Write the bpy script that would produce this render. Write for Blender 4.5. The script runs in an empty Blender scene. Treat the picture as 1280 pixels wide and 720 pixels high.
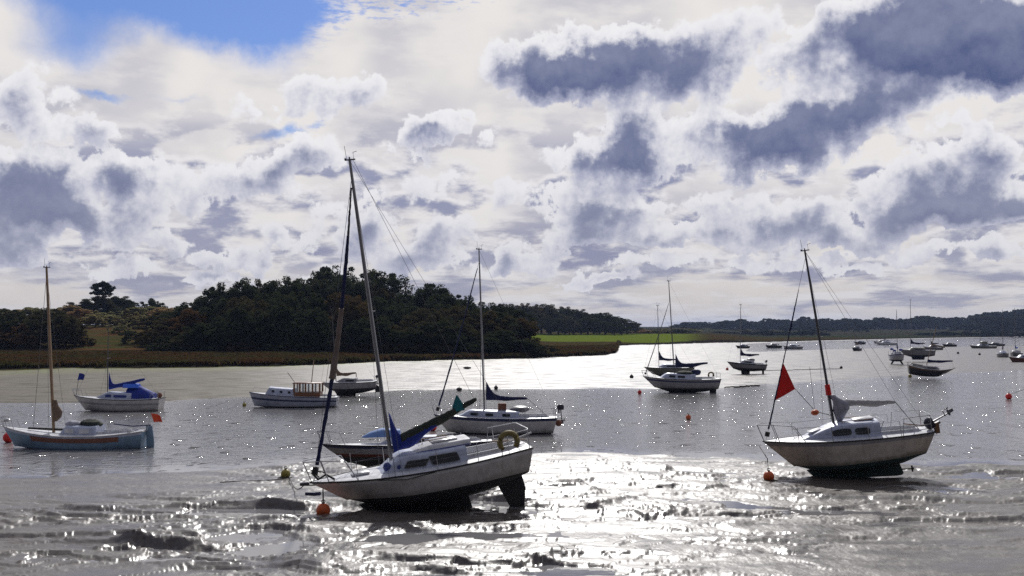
DRAFT = False; HAZE = 0.00008
import bpy, bmesh, math, random
import numpy as np
from mathutils import Vector, Matrix, Euler

random.seed(7)
R = math.radians
scene = bpy.context.scene
col = scene.collection

# ------------------------------------------------------------------ camera
EYE = 5.2
FOC = 1400.0            # focal length in pixels of a 1280 wide frame
PITCH = math.atan(53.0 / FOC)
cam_d = bpy.data.cameras.new('camera')
cam_d.sensor_width = 36.0
cam_d.lens = FOC / 1280.0 * 36.0
cam_d.clip_start = 0.1
cam_d.clip_end = 20000
cam = bpy.data.objects.new('camera', cam_d)
cam.location = (0, 0, EYE)
cam.rotation_euler = (R(90) + PITCH, 0, 0)
col.objects.link(cam)
scene.camera = cam

def ray(px, py):
    a = (px - 640) / FOC; b = (360 - py) / FOC
    return Vector((a, math.cos(PITCH) - b * math.sin(PITCH), math.sin(PITCH) + b * math.cos(PITCH)))

def at(px, py, Y):
    """Point at distance Y seen at that place of the photograph."""
    d = ray(px, py); d *= Y / d.y
    return Vector((d.x, Y, EYE + d.z))

def on_ground(px, py, z=0.0):
    d = ray(px, py); t = (z - EYE) / d.z
    return Vector((d.x * t, d.y * t, z))

# ------------------------------------------------------------------ render settings
scene.view_settings.view_transform = 'Standard'
scene.view_settings.look = 'None'
scene.view_settings.gamma = 1.0
scene.view_settings.exposure = 0.0
scene.view_settings.use_curve_mapping = False
cy = scene.cycles
cy.max_bounces = 5; cy.diffuse_bounces = 2; cy.glossy_bounces = 3
cy.transmission_bounces = 2; cy.volume_bounces = 0; cy.transparent_max_bounces = 8
cy.use_adaptive_sampling = False
cy.sample_clamp_indirect = 0.7
cy.sample_clamp_direct = 0.0
cy.use_denoising = False
cy.caustics_reflective = False; cy.caustics_refractive = False

# ------------------------------------------------------------------ node helpers
class G:
    """Small helper for writing node graphs as expressions."""
    def __init__(s, tree): s.t = tree; s.n = tree.nodes; s.l = tree.links
    def put(s, sock, v):
        if v is None: return
        if isinstance(v, bpy.types.NodeSocket): s.l.new(v, sock)
        else: sock.default_value = v
    def m(s, op, a, b=None, c=None, clamp=False):
        n = s.n.new('ShaderNodeMath'); n.operation = op; n.use_clamp = clamp
        s.put(n.inputs[0], a); s.put(n.inputs[1], b)
        if c is not None: s.put(n.inputs[2], c)
        return n.outputs[0]
    def v(s, op, a, b=None, c=None):
        n = s.n.new('ShaderNodeVectorMath'); n.operation = op
        s.put(n.inputs[0], a)
        if op == 'SCALE': s.put(n.inputs['Scale'], b)
        else: s.put(n.inputs[1], b)
        if c is not None: s.put(n.inputs[2], c)
        return n.outputs['Value'] if op in ('LENGTH', 'DOT_PRODUCT', 'DISTANCE') else n.outputs[0]
    def rng(s, x, a, b, c=0.0, d=1.0, smooth=True):
        n = s.n.new('ShaderNodeMapRange'); n.interpolation_type = 'SMOOTHSTEP' if smooth else 'LINEAR'; n.clamp = True
        s.put(n.inputs[0], x); s.put(n.inputs[1], a); s.put(n.inputs[2], b); s.put(n.inputs[3], c); s.put(n.inputs[4], d)
        return n.outputs[0]
    def noise(s, vec, scale, detail=4, rough=0.5, col=False, dist=0.0, dim='3D'):
        n = s.n.new('ShaderNodeTexNoise'); n.noise_dimensions = dim
        if vec is not None: s.l.new(vec, n.inputs['Vector'])
        s.put(n.inputs['Scale'], scale); n.inputs['Detail'].default_value = detail
        n.inputs['Roughness'].default_value = rough; n.inputs['Distortion'].default_value = dist
        return n.outputs['Color' if col else 'Fac']
    def mix(s, f, a, b, op='MIX'):
        n = s.n.new('ShaderNodeMix'); n.data_type = 'RGBA'; n.blend_type = op
        s.put(n.inputs[0], f)
        for i, c in ((6, a), (7, b)):
            if isinstance(c, (tuple, list)) and len(c) == 3: c = (*c, 1)
            s.put(n.inputs[i], c)
        return n.outputs[2]
    def xyz(s, x, y, z):
        n = s.n.new('ShaderNodeCombineXYZ'); s.put(n.inputs[0], x); s.put(n.inputs[1], y); s.put(n.inputs[2], z); return n.outputs[0]
    def sep(s, v):
        n = s.n.new('ShaderNodeSeparateXYZ'); s.l.new(v, n.inputs[0]); return n.outputs
    def bump(s, h, strength, dist, normal=None):
        n = s.n.new('ShaderNodeBump'); s.l.new(h, n.inputs['Height'])
        s.put(n.inputs['Strength'], strength); s.put(n.inputs['Distance'], dist)
        if normal is not None: s.l.new(normal, n.inputs['Normal'])
        return n.outputs[0]

# ------------------------------------------------------------------ sky and sun
SUN_AZ = R(2.5); SUN_EL = R(36)
sun_dir = Vector((math.sin(SUN_AZ) * math.cos(SUN_EL), math.cos(SUN_AZ) * math.cos(SUN_EL), math.sin(SUN_EL)))
sd = bpy.data.lights.new('sun', 'SUN'); sd.energy = 3.2; sd.angle = R(2.0); sd.color = (1.0, 0.975, 0.94)
so = bpy.data.objects.new('sun', sd); col.objects.link(so)
so.rotation_euler = sun_dir.to_track_quat('Z', 'Y').to_euler()

world = bpy.data.worlds.new('World'); scene.world = world; world.use_nodes = True
world.node_tree.nodes.clear()
world.cycles.sampling_method = 'MANUAL'; world.cycles.sample_map_resolution = 256
STR = 0.1

def azel(px, py):
    d = ray(px, py).normalized()
    return math.atan2(d.x, d.y) * 14.0, math.asin(d.z) * 14.0    # units of about 100 pixels

# cumulus: centre x, y, half width, half height (pixels of the frame), weight
CUMULUS = [
 (750, 82, 150, 46, 1.15), (690, 92, 80, 42, .7), (835, 62, 95, 40, .6), (880, 100, 60, 32, .55), (925, 50, 60, 50, .42),
 (1190, 42, 190, 72, 1.5), (1260, 50, 140, 60, 1.2), (1090, 40, 60, 50, .5),
 (1065, 138, 105, 38, 1.05), (945, 182, 92, 38, 1.2), (1000, 160, 80, 38, .6), (1120, 118, 50, 18, .3), (990, 75, 48, 42, .4), (1035, 190, 50, 20, .35),
 (788, 170, 42, 58, 1.0), (775, 202, 80, 28, 1.0), (715, 195, 45, 34, .45), (860, 155, 50, 40, .35),
 (1165, 262, 115, 27, 1.25), (1250, 250, 80, 26, .8), (1170, 215, 70, 42, .65), (1230, 180, 40, 34, .55), (1115, 232, 45, 30, .4), (1245, 215, 60, 30, .4),
 (760, 262, 95, 30, .95), (720, 298, 75, 18, .85), (840, 296, 95, 18, .8), (905, 256, 55, 26, .65), (925, 296, 40, 22, .5), (995, 282, 62, 38, .9), (1070, 300, 62, 18, .85),
 (655, 325, 50, 20, .7), (700, 242, 40, 22, .35), (640, 240, 35, 26, .3),
 (30, 255, 85, 62, 1.1), (150, 215, 52, 34, 1.0), (110, 268, 95, 26, .85), (225, 240, 55, 32, .5), (108, 165, 62, 22, .55), (45, 215, 45, 40, .6), (15, 130, 90, 60, .35),
 (330, 222, 60, 36, .7), (405, 195, 45, 30, .4), (365, 195, 40, 20, .4), (450, 285, 60, 42, .85), (420, 115, 85, 30, .45), (350, 135, 60, 22, .3),
 (540, 165, 48, 24, .8), (510, 190, 28, 20, .5), (590, 165, 40, 28, .35), (560, 290, 42, 32, .55), (530, 230, 60, 22, .25),
 (180, 303, 50, 18, .65), (290, 325, 58, 14, .8), (150, 335, 62, 12, .6), (20, 310, 38, 17, .6), (355, 300, 40, 18, .55), (270, 350, 50, 9, .6),
 (500, 332, 45, 20, .65), (545, 325, 45, 22, .6), (420, 345, 50, 12, .45), (620, 340, 36, 12, .4), (1140, 318, 55, 14, .8), (1250, 315, 50, 16, .7), (1050, 335, 70, 10, .5),
 (930, 325, 60, 12, .55), (820, 335, 80, 12, .55), (740, 352, 60, 8, .5),
]
# openings in the high cloud sheet
CLEAR = [(215, -6, 185, 60, 1.05), (90, 55, 62, 40, .6), (330, 28, 90, 60, .8), (60, -40, 140, 50, .5), (350, 168, 42, 9, .7), (395, 158, 24, 6, .5), (128, 121, 46, 8, .6), (470, 5, 120, 28, .55), (560, -10, 90, 25, .45), (225, 122, 40, 5, .3),
         (1010, 38, 12, 25, .3), (915, 62, 26, 14, .3)]

def density_group():
    g = bpy.data.node_groups.new('cumulus_density', 'ShaderNodeTree')
    g.interface.new_socket('P', in_out='INPUT', socket_type='NodeSocketVector')
    g.interface.new_socket('Q', in_out='INPUT', socket_type='NodeSocketVector')
    g.interface.new_socket('D', in_out='OUTPUT', socket_type='NodeSocketFloat')
    k = G(g); gi = g.nodes.new('NodeGroupInput'); go = g.nodes.new('NodeGroupOutput')
    P = gi.outputs[0]; Q = gi.outputs[1]
    tot = None
    for px, py, rx, ry, a in CUMULUS:
        u, v = azel(px, py); sx, sy = 100 / (rx * 1.27), 100 / (ry * 1.27)
        q = k.v('MULTIPLY_ADD', Q, (sx, sy, 0), (-u * sx, -v * sy, 0))
        f = k.rng(k.v('LENGTH', q), 1.0, 0.0, 0.0, a)
        tot = f if tot is None else k.m('ADD', tot, f)
    f1 = k.noise(P, 2.5, 7, .57, dim='2D')
    amp = k.rng(tot, 0.0, 0.30, 0.45, 1.7)
    g.links.new(k.m('MULTIPLY_ADD', k.m('SUBTRACT', f1, .5), amp, tot), go.inputs[0])
    return g

def field_group():
    """Rows of small flat cumulus running to the horizon, laid out on a level cloud deck."""
    g = bpy.data.node_groups.new('cloud_deck', 'ShaderNodeTree')
    g.interface.new_socket('Dir', in_out='INPUT', socket_type='NodeSocketVector')
    g.interface.new_socket('D', in_out='OUTPUT', socket_type='NodeSocketFloat')
    k = G(g); gi = g.nodes.new('NodeGroupInput'); go = g.nodes.new('NodeGroupOutput')
    x, y, z = k.sep(gi.outputs[0])
    zz = k.m('ADD', k.m('MAXIMUM', z, 0.0), 0.12)
    q = k.xyz(k.m('DIVIDE', x, zz), k.m('DIVIDE', y, zz), 0.0)
    f = k.noise(q, 1.35, 5, .58, dim='2D')
    g.links.new(f, go.inputs[0])
    return g

def build_sky():
    k = G(world.node_tree); n = k.n
    geo = n.new('ShaderNodeTexCoord'); D = geo.outputs['Generated']
    D = k.v('NORMALIZE', D)
    x, y, z = k.sep(D)
    U = k.m('MULTIPLY', k.m('ARCTAN2', x, y), 14.0)
    V = k.m('MULTIPLY', k.m('ARCSINE', z), 14.0)
    P = k.xyz(U, V, 0.37)
    sky = n.new('ShaderNodeTexSky'); sky.sky_type = 'NISHITA'; sky.sun_disc = False
    sky.sun_elevation = SUN_EL; sky.sun_rotation = SUN_AZ
    sky.air_density = 1.4; sky.dust_density = 0.3; sky.ozone_density = 2.5
    blue = k.mix(1.0, sky.outputs[0], (SKYT[0], SKYT[1], SKYT[2]), 'MULTIPLY')
    K = 1.0 / STR
    def c(r, g_, b): return (r * K, g_ * K, b * K)
    # high thin sheet
    st = k.noise(k.v('MULTIPLY', P, (0.5, 1.5, 1)), 1.6, 5, .55, dim='2D')
    sheet_c = k.mix(k.rng(st, .35, .65), c(.60, .59, .63), c(.78, .75, .745))
    big = k.noise(P, .55, 3, .5, dim='2D')
    sheet_c = k.mix(k.rng(big, .35, .7), sheet_c, c(.83, .795, .77))
    warm = k.rng(V, 0.0, 1.6, 1.0, 0.0)
    sheet_c = k.mix(k.m('MULTIPLY', warm, .85), sheet_c, c(.64, .585, .53))
    # clear holes
    wv = k.v('SCALE', k.v('SUBTRACT', k.noise(P, 1.8, 5, .6, True), (.5, .5, .5)), .55)
    Q = k.v('ADD', P, wv)
    hole = None
    for px, py, rx, ry, a in CLEAR:
        u, v = azel(px, py); sx, sy = 100 / (rx * 1.4), 100 / (ry * 1.4)
        f = k.rng(k.v('LENGTH', k.v('MULTIPLY_ADD', Q, (sx, sy, 0), (-u * sx, -v * sy, 0))), 1.0, .0, 0.0, a)
        hole = f if hole is None else k.m('ADD', hole, f)
    rip = k.noise(k.v('MULTIPLY', P, (2.2, 7.0, 1)), 2.6, 4, .6)
    ripw = k.rng(U, -2.9, -1.6, 0.0, 1.0)
    hole = k.m('SUBTRACT', hole, k.m('MULTIPLY', k.m('MULTIPLY', k.rng(rip, .35, .6), ripw), .55))
    # elsewhere in the sky (outside the frame) the sheet breaks up by itself
    out = k.rng(V, 5.2, 8.0, 0.0, 1.0)
    hole = k.m('ADD', hole, k.m('MULTIPLY', out, k.rng(k.noise(P, .35, 4, .55), .45, .6, 0, .8)))
    back = k.rng(y, 0.55, 0.1, 0.0, 0.75)
    hole = k.m('ADD', hole, back)
    hm = k.rng(hole, .05, .85)
    base = k.mix(hm, sheet_c, blue)
    # deck of small clouds towards the horizon
    gf = field_group()
    def inst(gr, v):
        q = n.new('ShaderNodeGroup'); q.node_tree = gr; k.l.new(v, q.inputs[0]); return q.outputs[0]
    f0 = inst(gf, D); f1 = inst(gf, k.v('ADD', D, (0, 0, .006)))
    low = k.rng(V, .9, 2.0, 1.0, 0.0)
    offr = k.rng(k.m('ABSOLUTE', U), 6.2, 8.5, 0.0, .9)
    high = k.rng(V, 4.6, 6.5, 0.0, .8)
    fw = k.m('MAXIMUM', low, k.m('MAXIMUM', offr, high))
    a0 = k.m('MULTIPLY', k.rng(f0, .38, .54), fw)
    t0 = k.rng(f1, .43, .60)
    fc = k.mix(t0, c(.78, .76, .76), c(.27, .28, .40))
    fc = k.mix(k.rng(V, 0.0, 1.1, .42, 0.0), fc, c(.57, .53, .485))
    base = k.mix(a0, base, fc)
    # middle distance puffs, a little flattened
    def puff(off):
        return k.noise(k.v('MULTIPLY_ADD', P, (.95, 2.3, 1), off), 1.15, 6, .54, dim='2D')
    p0 = puff((3.1, 5.2, 0)); p1 = puff((3.12, 5.32, 0))
    pw = k.m('MULTIPLY', k.rng(V, .45, .9, 0.0, 1.0), k.rng(V, 1.7, 3.0, 1.0, 0.0))
    pc = k.mix(k.rng(p1, .45, .62), c(.82, .80, .81), c(.27, .29, .43))
    pc = k.mix(k.rng(V, .4, 2.2, .30, 0.0), pc, c(.57, .54, .52))
    base = k.mix(k.m('MULTIPLY', k.rng(p0, .41, .55), pw), base, pc)
    # cumulus
    w1 = k.v('SCALE', k.v('SUBTRACT', k.noise(P, 1.3, 2, .5, True, dim='2D'), (.5, .5, .5)), 0.55)
    w2 = k.v('SCALE', k.v('SUBTRACT', k.noise(P, 5.5, 4, .6, True, dim='2D'), (.5, .5, .5)), 0.26)
    QW = k.v('ADD', k.v('ADD', P, w1), w2)
    gd = density_group()
    def dens(off):
        q = n.new('ShaderNodeGroup'); q.node_tree = gd
        k.l.new(k.v('ADD', P, off), q.inputs[0]); k.l.new(k.v('ADD', QW, off), q.inputs[1])
        return q.outputs[0]
    d0 = dens((0, 0, 0)); d1 = dens((0.03, .15, 0))
    alpha = k.rng(d0, .07, .23)
    t = k.rng(k.m('ADD', k.m('MULTIPLY', d1, .62), k.m('MULTIPLY', d0, .38)), .06, .82)
    relief = k.m('SUBTRACT', d0, d1)
    dark = k.mix(k.rng(d0, .15, 1.15), c(.46, .475, .60), c(.125, .15, .275))
    lite = c(.81, .80, .82)
    cc = k.mix(t, lite, dark)
    cc = k.mix(1.0, cc, k.v('SCALE', c(.55, .55, .55), k.rng(relief, -1.0, 1.0, -.09, .20, False)), 'ADD')
    cc = k.mix(k.rng(V, 0.3, 2.6, .35, 0.0), cc, c(.50, .495, .54))
    base = k.mix(alpha, base, cc)
    # towards the sun the clouds scatter light forwards; away from it they are darker
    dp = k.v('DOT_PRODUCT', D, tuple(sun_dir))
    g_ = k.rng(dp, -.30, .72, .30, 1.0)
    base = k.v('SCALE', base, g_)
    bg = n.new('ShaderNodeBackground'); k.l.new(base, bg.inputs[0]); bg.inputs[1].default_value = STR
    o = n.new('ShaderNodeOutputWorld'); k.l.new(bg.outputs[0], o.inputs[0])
SKYT = (.36, .46, .80)
build_sky()
# ------------------------------------------------------------------ materials
MATS = {}
def new_mat(name):
    m = bpy.data.materials.new(name); m.use_nodes = True; m.node_tree.nodes.clear()
    return m
def principled(k, base, rough, **kw):
    p = k.n.new('ShaderNodeBsdfPrincipled')
    k.put(p.inputs['Base Color'], (*base, 1) if isinstance(base, (tuple, list)) and len(base) == 3 else base)
    k.put(p.inputs['Roughness'], rough)
    for a, b in kw.items(): k.put(p.inputs[a.replace('_', ' ')], b)
    o = k.n.new('ShaderNodeOutputMaterial'); k.l.new(p.outputs[0], o.inputs[0])
    return p
def mat(name, colr, rough=.5, metal=0.0, scum=0.0, dirt=0.0, dirt_col=(.10, .085, .06), scale=3.0, bump=0.0, spec=.5):
    """A plain painted, cloth or metal surface with uneven tone and some grime."""
    if name in MATS: return MATS[name]
    m = new_mat(name); k = G(m.node_tree)
    tc = k.n.new('ShaderNodeTexCoord').outputs['Object']
    n1 = k.noise(tc, scale, 5, .6)
    base = k.mix(k.rng(n1, .3, .7, 0.0, 1.0), tuple(c * .80 for c in colr), tuple(min(1, c * 1.06) for c in colr))
    if dirt:
        n2 = k.noise(k.v('MULTIPLY', tc, (1.0, 1.0, .35)), scale * 1.7, 6, .65)
        base = k.mix(k.m('MULTIPLY', k.rng(n2, .45, .75), dirt), base, dirt_col)
    if scum:
        z = k.sep(tc)[2]
        edge = k.m('ADD', z, k.m('MULTIPLY', k.m('SUBTRACT', k.noise(k.v('MULTIPLY', tc, (1.4, 1.4, .2)), 2.0, 5, .65), .5), .34))
        base = k.mix(k.m('MULTIPLY', k.rng(edge, .20, .0), scum), base, (.13, .115, .07))
        run = k.noise(k.v('MULTIPLY', tc, (5.0, 5.0, .35)), 1.6, 4, .6)
        base = k.mix(k.m('MULTIPLY', k.rng(run, .58, .72), scum * .6), base, (.17, .11, .07))
    kw = {}
    if bump: kw['Normal'] = k.bump(k.noise(tc, scale * 2.2, 5, .6), 1.0, bump)
    principled(k, base, k.rng(n1, .2, .8, max(.03, rough - .08), rough + .1), Metallic=metal, Specular_IOR_Level=spec, **kw)
    MATS[name] = m
    return m
def M_(n): return MATS[n]

mat('gelcoat_white', (.62, .59, .57), .35, dirt=.25, scum=.45)
mat('gelcoat_clean', (.76, .76, .76), .28, dirt=.2)
mat('deck_white', (.66, .67, .70), .45, dirt=.3)
mat('cabin_pale_blue', (.55, .60, .74), .35, dirt=.2)
mat('antifoul_black', (.025, .026, .03), .7, dirt=.6, dirt_col=(.06, .05, .035))
mat('antifoul_green', (.035, .065, .058), .7, dirt=.5, dirt_col=(.05, .045, .03))
mat('antifoul_red', (.16, .035, .02), .7, dirt=.5, dirt_col=(.06, .04, .03))
mat('antifoul_blue', (.02, .03, .09), .7, dirt=.5, dirt_col=(.04, .04, .04))
mat('hull_blue', (.22, .34, .47), .4, dirt=.35)
mat('hull_grey', (.36, .35, .36), .4, dirt=.4, scum=.6)
mat('hull_olive', (.30, .30, .24), .45, dirt=.5)
mat('hull_cream', (.70, .62, .53), .38, dirt=.3, scum=.7)
mat('hull_black', (.02, .02, .024), .4, dirt=.3)
mat('stripe_brown', (.26, .10, .06), .45, dirt=.4)
mat('stripe_navy', (.02, .03, .10), .4)
mat('stripe_blue', (.03, .05, .26), .4)
mat('rubber_dark', (.03, .028, .03), .6)
mat('teak', (.24, .12, .05), .55, dirt=.4, scale=6)
mat('varnish', (.22, .085, .03), .3, dirt=.15, scale=3)
mat('spruce', (.34, .22, .12), .4, dirt=.3, scale=5)
mat('alloy', (.30, .30, .31), .42, metal=.8, dirt=.3)
mat('alloy_dark', (.10, .10, .11), .5, metal=.6, dirt=.3)
mat('steel', (.55, .55, .56), .25, metal=1.0)
mat('wire', (.16, .16, .17), .45, metal=.7)
mat('rope', (.22, .19, .14), .9)
mat('rope_dark', (.05, .045, .035), .9)
mat('chain', (.07, .055, .045), .7, metal=.4)
mat('cover_blue', (.012, .035, .30), .75, bump=.02)
mat('cover_navy', (.012, .018, .085), .8, bump=.02)
mat('cover_green', (.035, .045, .035), .85, dirt=.4, bump=.02)
mat('cover_teal', (.01, .17, .20), .8, bump=.01)
mat('cover_grey', (.42, .42, .48), .8, dirt=.3, bump=.03)
mat('cover_tan', (.22, .15, .10), .85, dirt=.3, bump=.02)
mat('cover_bright_blue', (.02, .14, .75), .6, bump=.01)
mat('sail_brown', (.22, .17, .15), .85, dirt=.4, bump=.02)
mat('sail_white', (.60, .58, .56), .8, dirt=.3, bump=.02)
mat('sail_red', (.85, .015, .008), .7)
mat('flag_orange', (.85, .10, .03), .7)
mat('buoy_orange', (.75, .13, .02), .45, dirt=.45, scale=9)
mat('buoy_red', (.80, .03, .02), .4, dirt=.25, scale=9)
mat('buoy_yellow', (.40, .33, .05), .5, dirt=.6, scale=9)
mat('buoy_dark', (.04, .03, .03), .6, dirt=.5, scale=9)
mat('lifebuoy_yellow', (.27, .21, .07), .6, dirt=.4)
mat('box_brown', (.24, .085, .045), .7, dirt=.3)
mat('engine_dark', (.035, .03, .05), .35)
mat('engine_grey', (.16, .16, .17), .4)
mat('mud_weed', (.030, .028, .020), .6, dirt=.5, bump=.03)

m = new_mat('window_glass'); k = G(m.node_tree)
principled(k, (.015, .017, .02), .08, Specular_IOR_Level=.6); MATS['window_glass'] = m
m = new_mat('clear_glass'); k = G(m.node_tree)
g1 = k.n.new('ShaderNodeBsdfTransparent'); g2 = k.n.new('ShaderNodeBsdfGlossy'); g2.inputs['Roughness'].default_value = .05
mx = k.n.new('ShaderNodeMixShader'); mx.inputs[0].default_value = .14
k.l.new(g1.outputs[0], mx.inputs[1]); k.l.new(g2.outputs[0], mx.inputs[2])
o = k.n.new('ShaderNodeOutputMaterial'); k.l.new(mx.outputs[0], o.inputs[0]); MATS['clear_glass'] = m

# ------------------------------------------------------------------ mesh helpers
class MB:
    """Collects shapes; build() links them as ONE mesh object."""
    def __init__(s): s.v = []; s.f = []; s.mi = []; s.mats = []
    def slot(s, m):
        if m not in s.mats: s.mats.append(m)
        return s.mats.index(m)
    def quad(s, idx, m): s.f.append(idx); s.mi.append(s.slot(m))
    def loft(s, rings, m, closed=True, cap0=True, cap1=True, rowmat=None):
        """rings: equal length lists of points; rowmat(j) may give another material for strip j."""
        b = len(s.v); n = len(rings[0])
        for r in rings: s.v.extend([tuple(p) for p in r])
        for i in range(len(rings) - 1):
            for j in range(n if closed else n - 1):
                j2 = (j + 1) % n
                s.quad((b + i * n + j, b + i * n + j2, b + (i + 1) * n + j2, b + (i + 1) * n + j), rowmat(j) if rowmat else m)
        if cap0: s.quad(tuple(b + j for j in range(n))[::-1], m)
        if cap1: s.quad(tuple(b + (len(rings) - 1) * n + j for j in range(n)), m)
    def tube(s, pts, rad, m, n=6, squash=1.0):
        pts = [Vector(p) for p in pts]
        if not isinstance(rad, (list, tuple)): rad = [rad] * len(pts)
        rings = []
        for i, p in enumerate(pts):
            d = (pts[min(i + 1, len(pts) - 1)] - pts[max(i - 1, 0)]).normalized()
            ref = Vector((0, 0, 1)) if abs(d.z) < .9 else Vector((0, 1, 0))
            a = d.cross(ref).normalized(); c = d.cross(a).normalized()
            rings.append([p + a * (math.cos(t) * rad[i] * squash) + c * (math.sin(t) * rad[i]) for t in [2 * math.pi * q / n for q in range(n)]])
        s.loft(rings, m)
    def box(s, c, size, m, rot=None, bev=0.0):
        c = Vector(c); x, y, z = (q / 2 for q in size)
        rt = rot.to_matrix() if rot else Matrix.Identity(3)
        if bev:
            rings = []
            for zz, sh in ((-z, bev), (-z + bev, 0), (z - bev, 0), (z, bev)):
                X, Y = x - sh, y - sh; bb = bev * .7
                rings.append([c + rt @ Vector(p) for p in ((X - bb, -Y, zz), (X, -Y + bb, zz), (X, Y - bb, zz), (X - bb, Y, zz), (-X + bb, Y, zz), (-X, Y - bb, zz), (-X, -Y + bb, zz), (-X + bb, -Y, zz))])
            s.loft(rings, m); return
        rings = [[c + rt @ Vector(p) for p in ((x, -y, zz), (x, y, zz), (-x, y, zz), (-x, -y, zz))] for zz in (-z, z)]
        s.loft(rings, m)
    def ball(s, c, r, m, nu=14, nv=9, sc=(1, 1, 1), wob=0.0, seed=0):
        rd = random.Random(seed); c = Vector(c); rings = []
        for i in range(1, nv):
            t = math.pi * i / nv - math.pi / 2
            ring = []
            for j in range(nu):
                p = 2 * math.pi * j / nu; w = 1 + rd.uniform(-wob, wob)
                ring.append(c + Vector((math.cos(p) * math.cos(t) * r * sc[0] * w, math.sin(p) * math.cos(t) * r * sc[1] * w, math.sin(t) * r * sc[2] * w)))
            rings.append(ring)
        s.loft(rings, m)
    def plate(s, pts, off, m):
        """A flat or curved outline pushed out along off as a thin solid."""
        o = Vector(off); a = [Vector(p) for p in pts]
        s.loft([a, [p + o for p in a]], m)
    def build(s, name, parent=None, smooth=True, angle=40, label=None):
        me = bpy.data.meshes.new(name); me.from_pydata(s.v, [], s.f); me.update()
        for m in s.mats: me.materials.append(MATS[m] if isinstance(m, str) else m)
        me.polygons.foreach_set('material_index', s.mi)
        bm = bmesh.new(); bm.from_mesh(me); bmesh.ops.recalc_face_normals(bm, faces=bm.faces); bm.to_mesh(me); bm.free()
        if smooth:
            me.polygons.foreach_set('use_smooth', [True] * len(me.polygons))
            me.set_sharp_from_angle(angle=R(angle))
        o = bpy.data.objects.new(name, me); col.objects.link(o)
        if parent: o.parent = parent
        if label: o['label'] = label
        return o

def empty(name, loc, rot=None):
    o = bpy.data.objects.new(name, None); o.empty_display_size = .3; col.objects.link(o); o.location = loc
    if rot is not None: o.rotation_mode = 'QUATERNION'; o.rotation_quaternion = rot
    return o
def tag(o, label=None, cat=None, group=None, kind=None):
    if label: o['label'] = label
    if cat: o['category'] = cat
    if group: o['group'] = group
    if kind: o['kind'] = kind
    return o
def children(o): return [c for c in bpy.data.objects if c.parent == o]
def lerp(a, b, t): return a + (b - a) * t
def sstep(a, b, x):
    t = min(1, max(0, (x - a) / (b - a))); return t * t * (3 - 2 * t)

mat('cover_pale_blue', (.14, .26, .55), .7, bump=.01)

mat('launch_grey', (.40, .42, .50), .4, dirt=.3)
# ------------------------------------------------------------------ noise on arrays
def _hash(ix, iy, seed):
    h = (ix.astype(np.int64) * 374761393 + iy.astype(np.int64) * 668265263 + seed * 982451653) & 0xFFFFFFFF
    h = ((h ^ (h >> 13)) * 1274126177) & 0xFFFFFFFF
    h = h ^ (h >> 16)
    return (h & 0xFFFF).astype(np.float32) / 65535.0
def vnoise(x, y, seed=0):
    ix = np.floor(x); iy = np.floor(y); fx = (x - ix).astype(np.float32); fy = (y - iy).astype(np.float32)
    fx = fx * fx * fx * (fx * (fx * 6 - 15) + 10); fy = fy * fy * fy * (fy * (fy * 6 - 15) + 10)
    a = _hash(ix, iy, seed); b = _hash(ix + 1, iy, seed); c = _hash(ix, iy + 1, seed); d = _hash(ix + 1, iy + 1, seed)
    return (a + (b - a) * fx) * (1 - fy) + (c + (d - c) * fx) * fy
def fbm(x, y, oct=4, seed=0, rough=.5):
    t = 0; a = 1; w = 0
    for i in range(oct):
        ca, sa = math.cos(i * 1.1 + .4), math.sin(i * 1.1 + .4)
        t = t + a * vnoise((x * ca - y * sa) * 2 ** i + i * 17.3, (x * sa + y * ca) * 2 ** i - i * 9.1, seed + i); w += a; a *= rough
    return t / w
def ss(a, b, x):
    t = np.clip((x - a) / (b - a), 0, 1); return t * t * (3 - 2 * t)

# ------------------------------------------------------------------ lie of the land
HF = EYE * FOC
# front edge of the land, by bearing (px) and its distance as the row it is seen at (py)
EDGE = np.array([(-2500, 466), (0, 464.5), (150, 461), (300, 459.5), (400, 456.5), (470, 453), (600, 450), (700, 447), (755, 444), (767, 441.6), (770, 440.5), (773, 432.5), (790, 431.5), (830, 430.5), (880, 429), (960, 427.5), (1050, 425), (1160, 422.5), (1280, 420.5), (1500, 419), (3500, 418.5)], dtype=np.float64)
FAR_SHORE = np.array([(-2500, 505), (0, 504), (200, 502), (300, 498), (420, 494), (500, 489), (560, 487.5), (700, 487), (790, 486.5), (905, 486), (1000, 479), (1080, 474), (1140, 470), (1280, 463), (1700, 455), (3500, 450)], dtype=np.float64)
NEAR_SHORE = np.array([(-2500, 592), (0, 590), (200, 583), (330, 573), (450, 565), (600, 562), (900, 563), (1100, 566), (1280, 570), (1700, 572), (3500, 575)], dtype=np.float64)
def tab(t, x): return np.interp(x, t[:, 0], t[:, 1])
def blob(px, py, cx, cy_, rx, ry):
    return np.exp(-(((px - cx) / rx) ** 2 + ((py - cy_) / ry) ** 2))

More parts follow.
